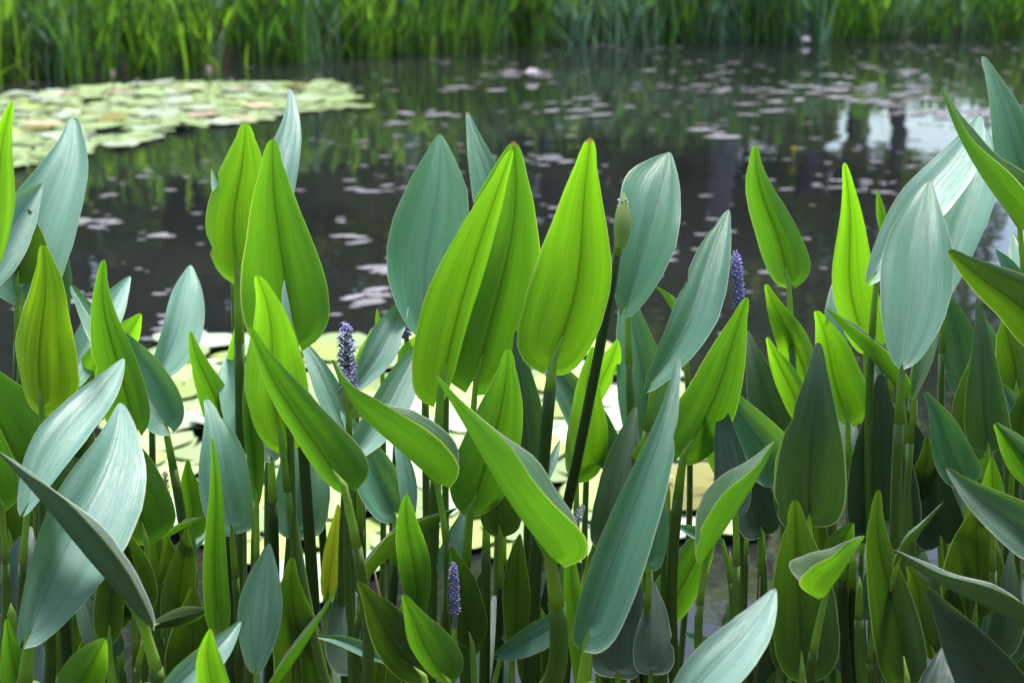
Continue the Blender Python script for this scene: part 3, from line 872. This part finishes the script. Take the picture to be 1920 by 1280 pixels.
LF('deep green leaf with a round base beneath the needle-tipped leaf', 212,785, 272,1003, 118,'B',1.14, root=262, mat='n', shape='w')
LF('slender deep green leaf rising beside the broad pearly leaf', 230,915, 222,1160, 68,'B',1.13, mat='o')
LF('rounded green leaf end at the rim of the frame above the folded dark leaf', -50,740, 2,942, 70,'B',1.02, mat='n')
LF('dark round leaf under the flared base of the folded leaf', 222,985, 205,1192, 58,'B',1.00, mat='o', stalk=False)
LF('grey-green blade hanging low beside the flared leaf base', 132,1080, 205,1222, 66,'A',1.15, mat='o', lean=12)
LF('bright rolled leaf tip with a yellow edge at the foot of the frame', 197,1197, 112,1345, 84,'B',.92, mat='f', stalk=False, shape='l')
LF('silver blade rising low behind the yellow-green pointed tip', 452,1162, 285,1345, 64,'A',.94, lean=30, stalk=False, shape='l', mat='p')
LF('yellow-green upright pointed tip at the foot of the frame', 394,1178, 400,1400, 60,'B',.90, mat='f', stalk=False, shape='l')
LF('flat dark leaf stretched sideways behind the leaning stalk', 392,1142, 288,1172, 34,'B',1.10, mat='o', stalk=False, shape='l')
LF('green leaf standing low at the foot of the pearly leaf', 12,1160, 44,1350, 62,'B',1.04, mat='n', stalk=False)
LF('small blue-grey blade slanting behind the leaning stalk', 395,975, 308,1085, 36,'A',1.28, lean=30, shape='l')
LF('thin green blade seen edge-on over the far pads', 389,966, 312,1008, 16,'F',1.20, side=1, stalk=False, shape='l')
LF('short wedge of green leaf left of the pale blue leaf', 352,862, 362,1000, 58,'B',1.26)
LF('wide pale blue leaf with a blunt tip behind the dagger leaf', 386,748, 432,982, 104,'A',1.20, lean=18, k=16, mat='b', root=450)
LF('straight dagger-shaped green leaf in front of the pale blue leaf', 397,820, 411,1182, 52,'B',1.02, roll=10, shape='w', cord=.02, k=5)
LF('light green spear leaf whose back edge shows silver', 357,622, 425,815, 62,'B',1.24, mat='n', roll=-6, k=14)
LF('bluish narrow leaf wedged behind the paired stalks', 430,655, 446,845, 52,'A',1.25, shape='l')
LF('yellowish leaf half hidden behind the paired stalks', 448,596, 428,790, 48,'B',1.28, mat='f')
# ---- the pair and their neighbours
LF('tall yellow-green leaf of the overlapping pair, leaning against its neighbour', 460,232, 446,512, 142,'B',1.14, mat='f', roll=-4, bend=-9, root=452, rad=.0046, lean=36, k=18, shape='w')
LF('tall green leaf of the overlapping pair with a shaded flank', 511,262, 552,632, 172,'B',1.07, mat='n', bend=-8, root=597, rad=.0048, lean=34, k=14, dark=True, shape='w')
LF('white-blue leaf tip peeping out behind the overlapping pair', 543,167, 512,420, 72,'A',1.30, lean=30, stalk=False, bend=6, mat='p')
LF('tiny pale tip poking out beside the overlapping pair', 397,318, 432,440, 24,'A',1.36, stalk=False, shape='l')
LF('bright leaf with a dark midrib below the overlapping pair', 482,517, 528,826, 124,'B',1.00, mat='f', root=612, rad=.0040, bend=6)
LF('long green leaf slanting down across the bright midrib leaf', 468,612, 642,905, 96,'B',0.95, mat='n', bend=-12, roll=-30, lean=22, root=686, rad=.004, k=20, shape='w')
LF('small pale upright sliver before the shaded tall leaf', 533,525, 538,640, 17,'A',1.02, stalk=False, shape='l')
LF('long blue-grey leaf running down behind the slanting green leaf', 562,630, 672,850, 48,'A',1.20, shape='l', lean=15)
LF('pale blue rounded leaf behind the dark straight stalks', 578,735, 560,986, 104,'A',1.25, mat='b', root=548, lean=15)
LF('small grey-green leaf base beside the paired stalks', 478,690, 507,852, 50,'A',1.16, mat='o', dark=True, root=505, rad=.0045)
LF('light green narrow leaf sheathing the paired stalks', 462,690, 481,945, 34,'B',1.09, shape='l', cord=.02, root=462)
LF('arching leaf with a silver back crossing before the violet spike', 622,675, 818,905, 92,'F',1.04, side=-1, roll=80, k=48, bend=-22, root=800, lean=8)
LF('pale lance leaf right of the loosely flowered spike', 765,553, 668,722, 62,'A',1.20, lean=28, shape='l', bend=8, mat='p')
LF('wide silver leaf slanting under the large folded leaf', 795,632, 662,848, 72,'A',1.13, lean=28, shape='l', bend=8, mat='p')
LF('dusky blue leaf with a round drooping base below the spike', 640,770, 738,956, 86,'A',1.17, mat='t', lean=8, root=690, dark=True)
LF('small silver-green leaf beside the arching silver-backed leaf', 738,806, 768,985, 34,'A',1.10, shape='l', bend=10)
LF('tall pale green strap leaf between the stalks', 762,925, 785,1175, 60,'B',1.00, shape='l', mat='n', cord=.02, k=6, root=790)
LF('yellow-green leaf tip beside the loosely flowered spike', 696,620, 672,720, 30,'B',1.26, mat='f', shape='l')
LF('small green leaf beside the half-hidden violet spike', 784,628, 752,712, 34,'B',1.22, mat='f', shape='l')
LF('thin green tip rising from behind the pale lance leaf', 707,578, 716,660, 14,'B',1.25, shape='l', stalk=False)
# ---- centre
LF('largest blue-green leaf, smooth and oval, left of the folded leaf', 825,252, 797,625, 146,'A',1.24, lean=14, mat='t', k=9, bend=-2, root=806, shape='l', roll=8, cord=.03)
LF('slim blue leaf tip rising behind the folded leaf', 876,210, 935,440, 70,'A',1.36, stalk=False, lean=20, bend=4, mat='t')
LF('large bright leaf with radiating veins, back half of the folded leaf', 963,265, 893,706, 168,'B',1.14, mat='n', lean=33, bend=22, root=872, k=8, roll=-6)
LF('bright overlapping leaf wrapped in front of the radiating leaf', 960,282, 828,726, 100,'B',1.07, mat='f', lean=30, bend=-10, roll=26, root=806, rad=.0048, k=26)
LF('narrow green leaf edge showing behind the wrapped leaf', 956,270, 842,590, 56,'B',1.17, mat='n', lean=25, stalk=False, shape='l', bend=-4)
LF('flame-shaped bright leaf with a strong dark midrib on a thick stalk', 1107,259, 1038,670, 160,'B',1.05, mat='f', lean=32, bend=17, root=992, rad=.0052, dark=True, k=10, collar=.022, roll=4)
LF('broad blue-green leaf with a sharp corner tip behind the closed bud', 1254,285, 1178,566, 118,'A',1.22, mat='t', lean=20, bend=4, roll=0, k=22, root=1245, rad=.004, cord=.1, shape='c')
LF('dusky blue-green leaf below the corner-tipped leaf', 1172,520, 1222,806, 104,'A',1.27, mat='t', lean=8, root=1238, rad=.0044)
LF('slender grey-blue leaf slanting up towards the violet spike', 1366,393, 1228,708, 84,'A',1.16, lean=24, bend=16, shape='l', root=1190, mat='t', k=28)
LF('green leaf with a knife-sharp tip under the violet spike', 1400,558, 1284,846, 112,'B',1.09, mat='n', bend=12, roll=16, root=1268, rad=.0046, lean=28)
LF('large satin blue-green leaf with a small tear along its midrib', 1272,672, 1108,1174, 98,'A',.95, mat='t', lean=18, bend=10, shape='h', root=1106, rad=.0052, k=16, collar=.05)
LF('small narrow green blade between two blue leaves', 1224,533, 1282,608, 20,'F',1.24, side=-1, stalk=False, shape='l')
LF('blue diagonal leaf passing behind the thick dark stalk', 1003,658, 1170,885, 74,'A',1.26, lean=10, mat='t', shape='l', bend=12)
LF('yellow-green spotted leaf behind the dark bud stalk', 1112,650, 1082,886, 80,'B',1.22, mat='f', root=1092)
LF('yellow-green leaf half hidden right of the dark bud stalk', 1158,636, 1108,770, 44,'B',1.26, mat='f', shape='l')
LF('long green leaf with a silver upper edge slanting across the centre', 814,703, 1030,1040, 108,'F',.96, side=-1, roll=82, k=42, F=20, mat='n', bend=-8, root=1024, rad=.0068, lean=5, collar=.04)
LF('upright green leaf with a dry brown tip below the radiating leaf', 953,655, 884,948, 122,'B',1.04, mat='n', bend=12, root=876, rad=.0046, k=16)
LF('dusky teal leaf tucked beside the brown-tipped leaf', 968,620, 988,846, 74,'A',1.16, mat='o', lean=5)
LF('dark rounded leaf base behind the silver-edged leaf', 925,870, 938,996, 80,'B',1.10, mat='o', dark=True, root=925)
LF('grey leaf curling over behind the straight green stalks', 872,944, 838,1070, 46,'A',1.12, lean=18)
LF('dark blade slanting behind the tall strap leaf', 858,952, 692,1076, 48,'F',1.10, side=1, mat='o', stalk=False, shape='l')
LF('green leaf standing behind the dusky purple spike', 845,1025, 884,1200, 74,'B',1.05, mat='o', root=880)
LF('blunt spotted dark leaf next to the dusky purple spike', 672,1090, 792,1262, 98,'B',.97, mat='o', shape='h', lean=20, roll=-20, bend=-10, root=790)
LF('glossy green leaf pointing up beside the blunt spotted leaf', 756,1114, 838,1272, 78,'B',.92, mat='n', roll=-20, bend=-8, root=832)
LF('thin blue-grey blade lying almost flat across the stalks', 587,1193, 752,1246, 26,'A',1.06, stalk=False, shape='l', mat='t', bend=6)
LF('large dim green leaf behind the edge-on blade', 548,1045, 570,1345, 104,'B',1.06, mat='o', stalk=False)
LF('neat silver-blue oval leaf low among the stalks', 505,1018, 481,1244, 80,'A',.98, mat='b', lean=14, shape='l', root=484, k=14)
LF('edge-on green blade bending up beside the dim green leaf', 632,1103, 498,1310, 24,'F',.94, side=1, mat='n', stalk=False, shape='l', bend=8)
LF('yellowing translucent leaf with brown spots over the pads', 634,945, 614,1114, 48,'B',1.24, mat='y', k=24)
LF('blue-grey leaf lying across the thick forked stalk', 1098,1122, 942,1226, 54,'A',1.09, mat='t', lean=15, stalk=False, shape='l', bend=10)
LF('dark spiky leaf between the stalks beside the fork', 975,1000, 962,1230, 52,'B',1.08, mat='o', shape='l', stalk=False, cord=.02)
LF('flat green strap leaf under the satin blue-green leaf', 1072,1005, 1090,1330, 44,'B',1.06, mat='n', shape='l', stalk=False, cord=.02)
LF('tiny pale pointed leaf beside the dark bud stalk', 1050,824, 1022,905, 18,'A',1.14, stalk=False, shape='l')
LF('dark blue leaf behind the satin blue-green leaf', 1192,762, 1140,1010, 92,'A',1.14, mat='o', lean=10)
LF('dim blue leaf end behind the satin leaf and its green stalks', 1236,830, 1216,1050, 66,'A',1.10, mat='t', lean=8)
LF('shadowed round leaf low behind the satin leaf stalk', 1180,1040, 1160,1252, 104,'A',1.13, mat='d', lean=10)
# ---- right side
LF('lone yellow-green leaf with a hooked lobe standing free of the others', 1417,272, 1478,526, 94,'B',1.20, mat='n', bend=-6, k=24, root=1500, lean=26, cord=.07, collar=.04, shape='w')
LF('teal green leaf below the violet spike', 1401,620, 1462,840, 82,'A',1.25, mat='o', lean=6)
LF('short bright leaf above the dark teal leaf, upper of two', 1436,533, 1512,705, 62,'B',1.22, mat='f')
LF('short bright leaf above the dark teal leaf, lower of two', 1438,632, 1506,782, 52,'B',1.19, mat='f')
LF('vivid lime leaf with a rounded tip behind the dark teal leaf', 1530,583, 1588,785, 92,'B',1.15, mat='f', roll=-16, shape='w')
LF('dark teal oval leaf with a pointed hood-like tip', 1535,642, 1518,962, 134,'A',1.04, mat='o', lean=-6, k=14, root=1532, shape='h')
LF('small white-green leaf tip before the dark water', 1566,520, 1572,640, 46,'A',1.30, lean=22, stalk=False)
LF('narrow green blade with a silver edge slanting to the pale stalk', 1547,578, 1690,738, 46,'F',1.12, side=-1, shape='l', root=1700)
LF('tall lime leaf standing left of the striped pale leaf', 1583,305, 1622,640, 84,'B',1.19, mat='f', bend=-10, roll=-12, root=1640)
LF('brilliant white-blue leaf pointing up to the tallest leaf', 1838,213, 1648,505, 92,'A',1.16, mat='p', lean=40, shape='l', bend=6, root=1650)
LF('striped pale green leaf, upright and oval, on a thin yellow-green stalk', 1742,340, 1692,682, 132,'A',1.05, mat='b', lean=24, k=18, root=1680, shape='l', cord=.03, rad=.0042)
LF('thin beige-green leaf edge beside the striped pale leaf', 1768,540, 1716,730, 36,'A',1.10, mat='n', shape='l', lean=20)
LF('needle-like green tip between lime leaf and white-blue leaf', 1645,356, 1664,460, 18,'B',1.24, stalk=False, shape='l')
LF('stubby yellow tip beside the needle-like green tip', 1672,398, 1668,470, 16,'B',1.24, mat='f', stalk=False, shape='l')
LF('pale leaf standing behind the dark-edged slanting leaf', 1846,240, 1772,545, 78,'A',1.26, lean=24, bend=12, shape='l', mat='p')
LF('tallest leaf, smooth grey-green, leaning out of the frame', 1842,106, 1935,385, 86,'A',1.22, mat='t', lean=16, bend=4, root=1950)
LF('slanting yellow-green leaf with a dark folded edge', 1765,167, 1912,426, 74,'F',1.11, side=-1, roll=78, k=46, mat='n', bend=-16, root=1925)
LF('blunt dark green leaf reaching in from the frame edge', 1778,470, 1975,650, 112,'B',1.03, mat='o', lean=18, roll=-15, bend=10)
LF('thin pale blade over the blunt dark leaf', 1866,467, 1935,548, 26,'A',1.10, stalk=False, shape='l')
LF('pale leaf cut by the frame edge above the blunt dark leaf', 1897,437, 1945,610, 62,'A',1.12, shape='l')
LF('slate blue leaf behind the hooded green leaf', 1762,530, 1826,735, 80,'A',1.25, mat='t', lean=5)
LF('hooded green leaf folded like a tent', 1832,560, 1852,826, 82,'A',1.09, mat='o', lean=-4, k=-26, root=1840, shape='w')
LF('slate blue leaf right of the tent-shaped leaf', 1842,590, 1888,728, 66,'A',1.20, mat='t', lean=6)
LF('green leaf hanging below the blunt dark leaf', 1888,590, 1905,728, 66,'B',1.16, mat='o')
LF('blue-grey leaf with a round base before the bright water', 1733,734, 1808,892, 78,'A',1.10, mat='t', lean=6, root=1812)
LF('grey-blue leaf behind the short bright leaf at the frame edge', 1874,717, 1950,850, 74,'A',1.14, mat='b', lean=10)
LF('short bright leaf reaching in at the frame edge', 1866,793, 1965,905, 72,'B',1.02, mat='n', lean=15)
LF('small yellow-green tip above the broad grey leaf', 1860,855, 1862,960, 44,'B',1.06, mat='f')
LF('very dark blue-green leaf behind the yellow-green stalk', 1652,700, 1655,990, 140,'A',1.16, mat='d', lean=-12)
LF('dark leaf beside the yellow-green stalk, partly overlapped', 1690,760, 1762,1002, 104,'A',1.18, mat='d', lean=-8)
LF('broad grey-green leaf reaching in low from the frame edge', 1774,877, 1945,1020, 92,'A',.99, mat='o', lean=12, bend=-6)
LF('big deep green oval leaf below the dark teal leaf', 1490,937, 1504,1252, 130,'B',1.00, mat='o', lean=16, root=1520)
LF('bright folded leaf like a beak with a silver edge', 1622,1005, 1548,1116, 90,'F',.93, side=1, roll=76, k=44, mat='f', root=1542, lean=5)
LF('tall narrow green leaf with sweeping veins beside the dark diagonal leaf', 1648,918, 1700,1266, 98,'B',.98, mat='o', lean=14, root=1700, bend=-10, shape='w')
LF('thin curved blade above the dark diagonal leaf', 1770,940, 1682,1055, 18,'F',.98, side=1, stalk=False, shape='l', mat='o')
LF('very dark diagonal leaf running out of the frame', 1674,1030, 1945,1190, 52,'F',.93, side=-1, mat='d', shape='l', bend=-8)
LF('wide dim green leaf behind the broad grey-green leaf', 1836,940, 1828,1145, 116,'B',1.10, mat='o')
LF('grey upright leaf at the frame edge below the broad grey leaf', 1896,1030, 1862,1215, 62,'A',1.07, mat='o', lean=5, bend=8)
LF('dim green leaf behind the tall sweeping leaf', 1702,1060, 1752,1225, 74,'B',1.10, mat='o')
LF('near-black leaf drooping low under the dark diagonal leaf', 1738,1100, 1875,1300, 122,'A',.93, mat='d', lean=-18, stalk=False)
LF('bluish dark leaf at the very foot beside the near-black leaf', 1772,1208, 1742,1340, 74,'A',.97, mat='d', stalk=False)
LF('folded green leaf with a silver flank pointing up at the teal leaf', 1456,825, 1326,1042, 72,'F',1.00, side=1, roll=72, k=46, mat='n', shape='l', root=1345, bend=6)
LF('steel blue leaf slanting behind the dark teal leaf', 1334,700, 1462,880, 98,'A',1.17, mat='t', lean=8)
LF('shadowed blue leaf beneath the steel blue leaf', 1345,755, 1425,985, 86,'A',1.20, mat='d', lean=8, root=1400)
LF('pale green slim leaf beside the knife-tipped leaf', 1323,765, 1374,926, 52,'B',1.13, mat='n', shape='l', root=1385)
LF('frosted pale leaf with water specks rising from the foot of the frame', 1453,1102, 1262,1345, 102,'A',.90, mat='p', lean=24, stalk=False, shape='l', bend=8, k=10)
LF('olive green leaf behind the pair of straight stalks', 1330,950, 1246,1162, 84,'B',1.20, mat='n', bend=12)
LF('thin grey blade behind the folded silver-flanked leaf', 1268,984, 1352,1012, 26,'A',1.18, stalk=False, shape='l')
LF('small pale blue leaf near the water under the folded leaf', 1388,1092, 1372,1190, 36,'A',1.20, mat='b')
LF('pale rounded leaf lying low by the frosted leaf', 1285,1185, 1345,1225, 44,'A',1.10, mat='b', stalk=False)
LF('bright wedge of leaf behind the deep green oval leaf', 1600,980, 1560,1045, 58,'B',1.10, mat='n')


# ---- bare stalks whose leaves are hidden
def bare(label, x0, y0, x1, d, rad, dark):
    d += 0.08; rad *= .88
    top = P(x0, y0, d)
    rb = link('pickerelweed_stalk', None)
    rb.location = (top.x, max(top.y, .75), -0.1)
    tag(rb, label, 'stalk', 'bare pickerelweed stalks')
    stalk_for(rb, top, d, x1, rad, dark, int(x0 * 3 + y0), None, 0.03, tip=True)
bare('green stalk pressed against the stalk of the overlapping pair', 452, 545, 440, 1.13, .0042, False)
bare('dark straight stalk in front of the pale blue rounded leaf', 566, 820, 604, 1.15, .0048, True)
bare('dark stalk behind the slanting green leaf', 592, 800, 625, 1.18, .0042, True)
bare('dark stalk beneath the dusky blue drooping leaf', 672, 900, 690, 1.10, .0042, True)
bare('straight green stalk beside the stalk of the brown-tipped leaf', 912, 950, 908, 1.06, .0048, False)
bare('dark stalk right of the brown-tipped leaf', 945, 980, 935, 1.12, .004, True)
bare('dark stalk behind the silver-edged leaf', 990, 900, 990, 1.14, .005, True)
bare('green stalk joined to the thick forked stalk', 1062, 1030, 1040, 1.00, .0055, False)
bare('green stalk behind the satin leaf, first of a pair', 1252, 890, 1242, 1.06, .0042, False)
bare('dark stalk leaning right of the satin leaf', 1190, 1060, 1228, 1.08, .0044, True)
bare('dark stalk leaning right of the satin leaf, its twin', 1200, 1050, 1208, 1.10, .004, True)
bare('dark stalk leaning behind the needle-tipped leaf', 282, 780, 300, 1.26, .0036, True)
bare('thick dark stalk under the broad pearly leaf', 112, 1060, 128, 1.05, .0050, True)
bare('pale stalk under the broad pearly leaf', 92, 1110, 90, 1.0, .0050, False)
bare('dark stalk behind the straight dagger leaf', 425, 880, 432, 1.15, .0042, True)
bare('green stalk beside the straight dagger leaf', 478, 930, 470, 1.10, .0044, False)
bare('green stalk under the striped pale leaf', 1715, 660, 1700, 1.10, .0048, False)
bare('yellow-green stalk under the striped pale leaf', 1672, 670, 1660, 1.12, .0038, False)
bare('dark stalk behind the beak-like folded leaf', 1580, 1010, 1590, 1.04, .005, True)
bare('green stalk beside the beak-like folded leaf', 1612, 1080, 1618, 1.02, .0044, False)
bare('dark stalk between beak-like leaf and tall sweeping leaf', 1600, 1030, 1600, 1.05, .004, True)
bare('thin stalk over the bright water beside the folded leaf', 1402, 960, 1392, 1.22, .0030, False)
bare('thin dark stalk crossing over the bright water', 1368, 1030, 1425, 1.16, .0024, True)
bare('thin stalk over the bright water left of the oval leaf', 1430, 960, 1450, 1.24, .0026, False)
bare('thin yellow-green stalk behind the slate blue leaf', 1795, 700, 1800, 1.2, .0030, False)
bare('dark stalk before the shadowed wide leaf', 1700, 940, 1690, 1.08, .0050, True)
bare('dark stalk at the frame edge under the grey leaf', 1905, 1080, 1905, 1.1, .0044, True)
bare('dark stalk at the frame edge left of the folded dark leaf', 20, 1130, 28, .98, .0052, True)
bare('green stalk under the bright midrib leaf', 548, 900, 515, 1.14, .0036, False)
bare('slim stalk behind the strap leaf', 735, 1010, 725, 1.2, .003, False)
bare('slim pale stalk over the pads', 770, 1000, 778, 1.25, .0034, False)
bare('slim green stalk before the bright pads', 1130, 930, 1135, 1.2, .0036, False)

# ---- withered brown stalks
for i, (lab, x0, y0, x1, y1, d) in enumerate([
        ('withered brown stalk leaning behind the dagger leaf', 352, 1010, 330, 1300, 1.3), ('withered brown stalk bent across the green stalks by the strap leaf', 700, 1060, 742, 1300, 1.2),
        ('thin withered stalk beside the dusky purple spike', 905, 1090, 868, 1300, 1.2), ('withered brown stalk under the satin leaf', 1165, 1120, 1195, 1300, 1.15),
        ('withered stalk beside the deep green oval leaf', 1425, 1080, 1410, 1300, 1.2), ('withered brown stalk by the tall sweeping leaf', 1625, 1090, 1640, 1300, 1.2),
        ('withered stalk low behind the flared leaf base', 268, 1180, 250, 1300, 1.2)]):
    a, b = P(x0, y0, d), P(x1, y1, d)
    e = b + (b - a).normalized() * ((b.z + .2) / max(.3, -(b - a).normalized().z))
    root_ = Vector((b.x, b.y, -0.1))
    v, f, u = tube([q - root_ for q in bez(a, a.lerp(e, .4) + Vector((.012, .01, 0)), e, 12)], [.0008, .0016, .0020, .0022] + [.0023] * 8, 7)
    o = link('withered_stalk', mesh('withered_stalk', v, f, M_DEAD, u)); o.location = root_
    tag(o, lab, 'stalk', 'withered stalks')

# ---- dim leaves deep among the stalks
DIM = [(30, 1080), (130, 1190), (330, 1100), (1600, 1180), (1660, 1190), (1790, 1180), (1880, 1160), (1560, 1230), (1440, 1230), (1640, 1080),
       (1720, 950), (700, 1230), (930, 1240), (1010, 1220), (1150, 1240), (620, 1240), (320, 1240), (1900, 1240), (1850, 1060),
       (20, 940), (90, 1000), (170, 1010), (250, 1080), (300, 1050), (60, 1210), (180, 1240), (360, 1230), (430, 1200), (470, 1120), (560, 1210), (660, 1180),
       (750, 1220), (880, 1150), (960, 1120), (1040, 1160), (1130, 1120), (1220, 1180), (1200, 900), (1480, 900), (1560, 820), (1620, 900), (1700, 860),
       (1780, 930), (1840, 900), (1900, 960), (1720, 1120), (1560, 1080), (1480, 1180), (1380, 880), (1820, 780), (1900, 800), (1640, 760)]
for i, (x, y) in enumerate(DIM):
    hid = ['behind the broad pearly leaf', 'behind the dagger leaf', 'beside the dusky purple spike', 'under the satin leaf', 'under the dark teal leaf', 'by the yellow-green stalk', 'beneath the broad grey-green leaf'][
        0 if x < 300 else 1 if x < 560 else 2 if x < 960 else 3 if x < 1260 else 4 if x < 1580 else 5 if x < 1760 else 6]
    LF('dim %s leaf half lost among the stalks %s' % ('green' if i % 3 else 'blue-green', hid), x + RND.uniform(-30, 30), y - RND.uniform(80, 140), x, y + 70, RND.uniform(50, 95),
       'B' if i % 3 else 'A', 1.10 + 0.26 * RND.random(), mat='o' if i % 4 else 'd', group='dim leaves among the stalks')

# ---- flower spikes
def floret_mesh(L, mat, openf):
    """a small tube ending in petal lobes"""
    V, F = [], []
    v, f, _ = tube([Vector((0, 0, 0)), Vector((0, 0, L * .5)), Vector((0, 0, L * .8)), Vector((0, 0, L))], [L * .10, L * .17, L * .20, L * .06], 6)
    V += v; F += f
    if openf:
        for k in range(6):
            a = k * math.pi / 3
            d = Vector((math.cos(a), math.sin(a), 0)); s = Vector((-math.sin(a), math.cos(a), 0))
            o = len(V)
            b = Vector((0, 0, L * .78))
            V += [b + d * L * .1, b + d * L * .38 - s * L * .13 + Vector((0, 0, L * .16)), b + d * L * .62 + Vector((0, 0, L * .12)), b + d * L * .38 + s * L * .13 + Vector((0, 0, L * .16))]
            F.append((o, o + 1, o + 2, o + 3))
    return mesh('floret', V, F, mat)

def spike(label, x0, y0, x1, y1, wpx, d, mats, rootx, rad, dark, loose=False, spathe=None, n=None, bend=None, L=None):
    top, bot = P(x0, y0, d), P(x1, y1, d)
    ax = (top - bot); H = ax.length; t = ax.normalized()
    rb = link('flower_spike', None)
    rb.location = (bot.x, max(bot.y, .75), -0.1)
    tag(rb, label, 'flower spike', 'pickerelweed flower spikes')
    R = wpx / FPX * d / 2
    v, f, u = tube([bot - t * .01 - rb.location, bot.lerp(top, .5) - rb.location, top - t * .002 - rb.location], [R * .40, R * .36, R * .18], 10)
    link('axis', mesh('axis', v, f, M_STALKD if loose else mats[-1], u), rb)
    fl = L or R * .75
    fm = [floret_mesh(fl, m, loose) for m in mats]
    e1 = t.cross(Vector((0.2, 1, 0))).normalized(); e2 = t.cross(e1)
    n = n or int(H / (fl * .30))
    r = random.Random(int(x0))
    for i in range(n):
        q = (i + .5) / n
        a = i * 2.39996
        out = e1 * math.cos(a) + e2 * math.sin(a)
        rr = R * (0.30 if q < .85 else 0.30 - (q - .85) * 1.2)
        tilt = 0.35 + 0.9 * q ** 3 + r.uniform(-.15, .15)
        dirn = (out * math.cos(tilt) + t * math.sin(tilt)).normalized()
        o = link('floret', fm[r.randrange(len(fm))], rb)
        o.location = bot + ax * q + out * rr - rb.location
        o.rotation_mode = 'QUATERNION'
        o.rotation_quaternion = dirn.to_track_quat('Z', 'Y')
        s = r.uniform(.8, 1.15) * (1 if q < .9 else .75)
        o.scale = (s, s, s)
    if spathe:
        Ls, ws, off = spathe
        V, F = [], []
        nn = 12
        for j in range(9):
            uu = j / 8
            ww = ws * math.sin(math.pi * min(.98, .18 + .8 * uu)) ** .9
            c = bot - t * (Ls * .45) + t * (Ls * uu)
            for k in range(nn + 1):
                a = -1.9 + 3.8 * k / nn
                dd = (-FWD) * math.cos(a + off) + RIGHT * math.sin(a + off)
                V.append(c + dd * (ww) - rb.location)
        for j in range(8):
            for k in range(nn):
                a = j * (nn + 1) + k
                F.append((a, a + 1, a + nn + 2, a + nn + 1))
        link('spathe', mesh('spathe', V, F, M_SPATHE), rb)
    stalk_for(rb, bot, d, rootx, rad, dark, int(x0), None, 0.02)
spike('dense violet flower spike standing alone above the knife-tipped leaf', 1379, 476, 1386, 578, 26, 1.16, [M_FLORET, M_FLORET, M_FLORETD], 1392, .0030, False, n=120)
spike('loose violet flower spike with open florets behind the arching leaf', 648, 612, 653, 738, 31, 1.10, [M_FLORET, M_FLORET, M_FLORETD], 660, .0032, False, loose=True, spathe=(.028, .0062, .3), n=64, L=.0058)
spike('violet flower spike half hidden behind the large folded leaf', 756, 592, 762, 634, 26, 1.27, [M_FLORET, M_FLORETD], 770, .0026, False, n=60)
spike('dusky purple flower spike low among the stalks', 850, 1057, 853, 1152, 22, .99, [M_FLORETD, M_FLORETD, M_FLORET], 838, .0024, False, n=130)
spike('closed green bud with a white and violet tip on a long dark stalk', 1169, 376, 1167, 418, 26, 1.08, [M_BUDW, M_BUDW, M_BUDW, M_FLORET], 985, .0042, True, spathe=(.042, .0066, 0.4), n=40)
spike('small faded pink spike behind the leaning stalk', 309, 885, 312, 930, 16, 1.30, [M_FLORETP], 318, .0022, False, n=50)
spike('small cream bud spike behind the satin leaf', 1092, 948, 1078, 985, 20, 1.10, [M_BUDW], 1060, .0030, True, n=40)
spike('little violet flower spike close to the water by the flared leaf', 296, 1128, 292, 1190, 22, 1.45, [M_FLORETD, M_FLORET], 292, .0024, False, n=60)
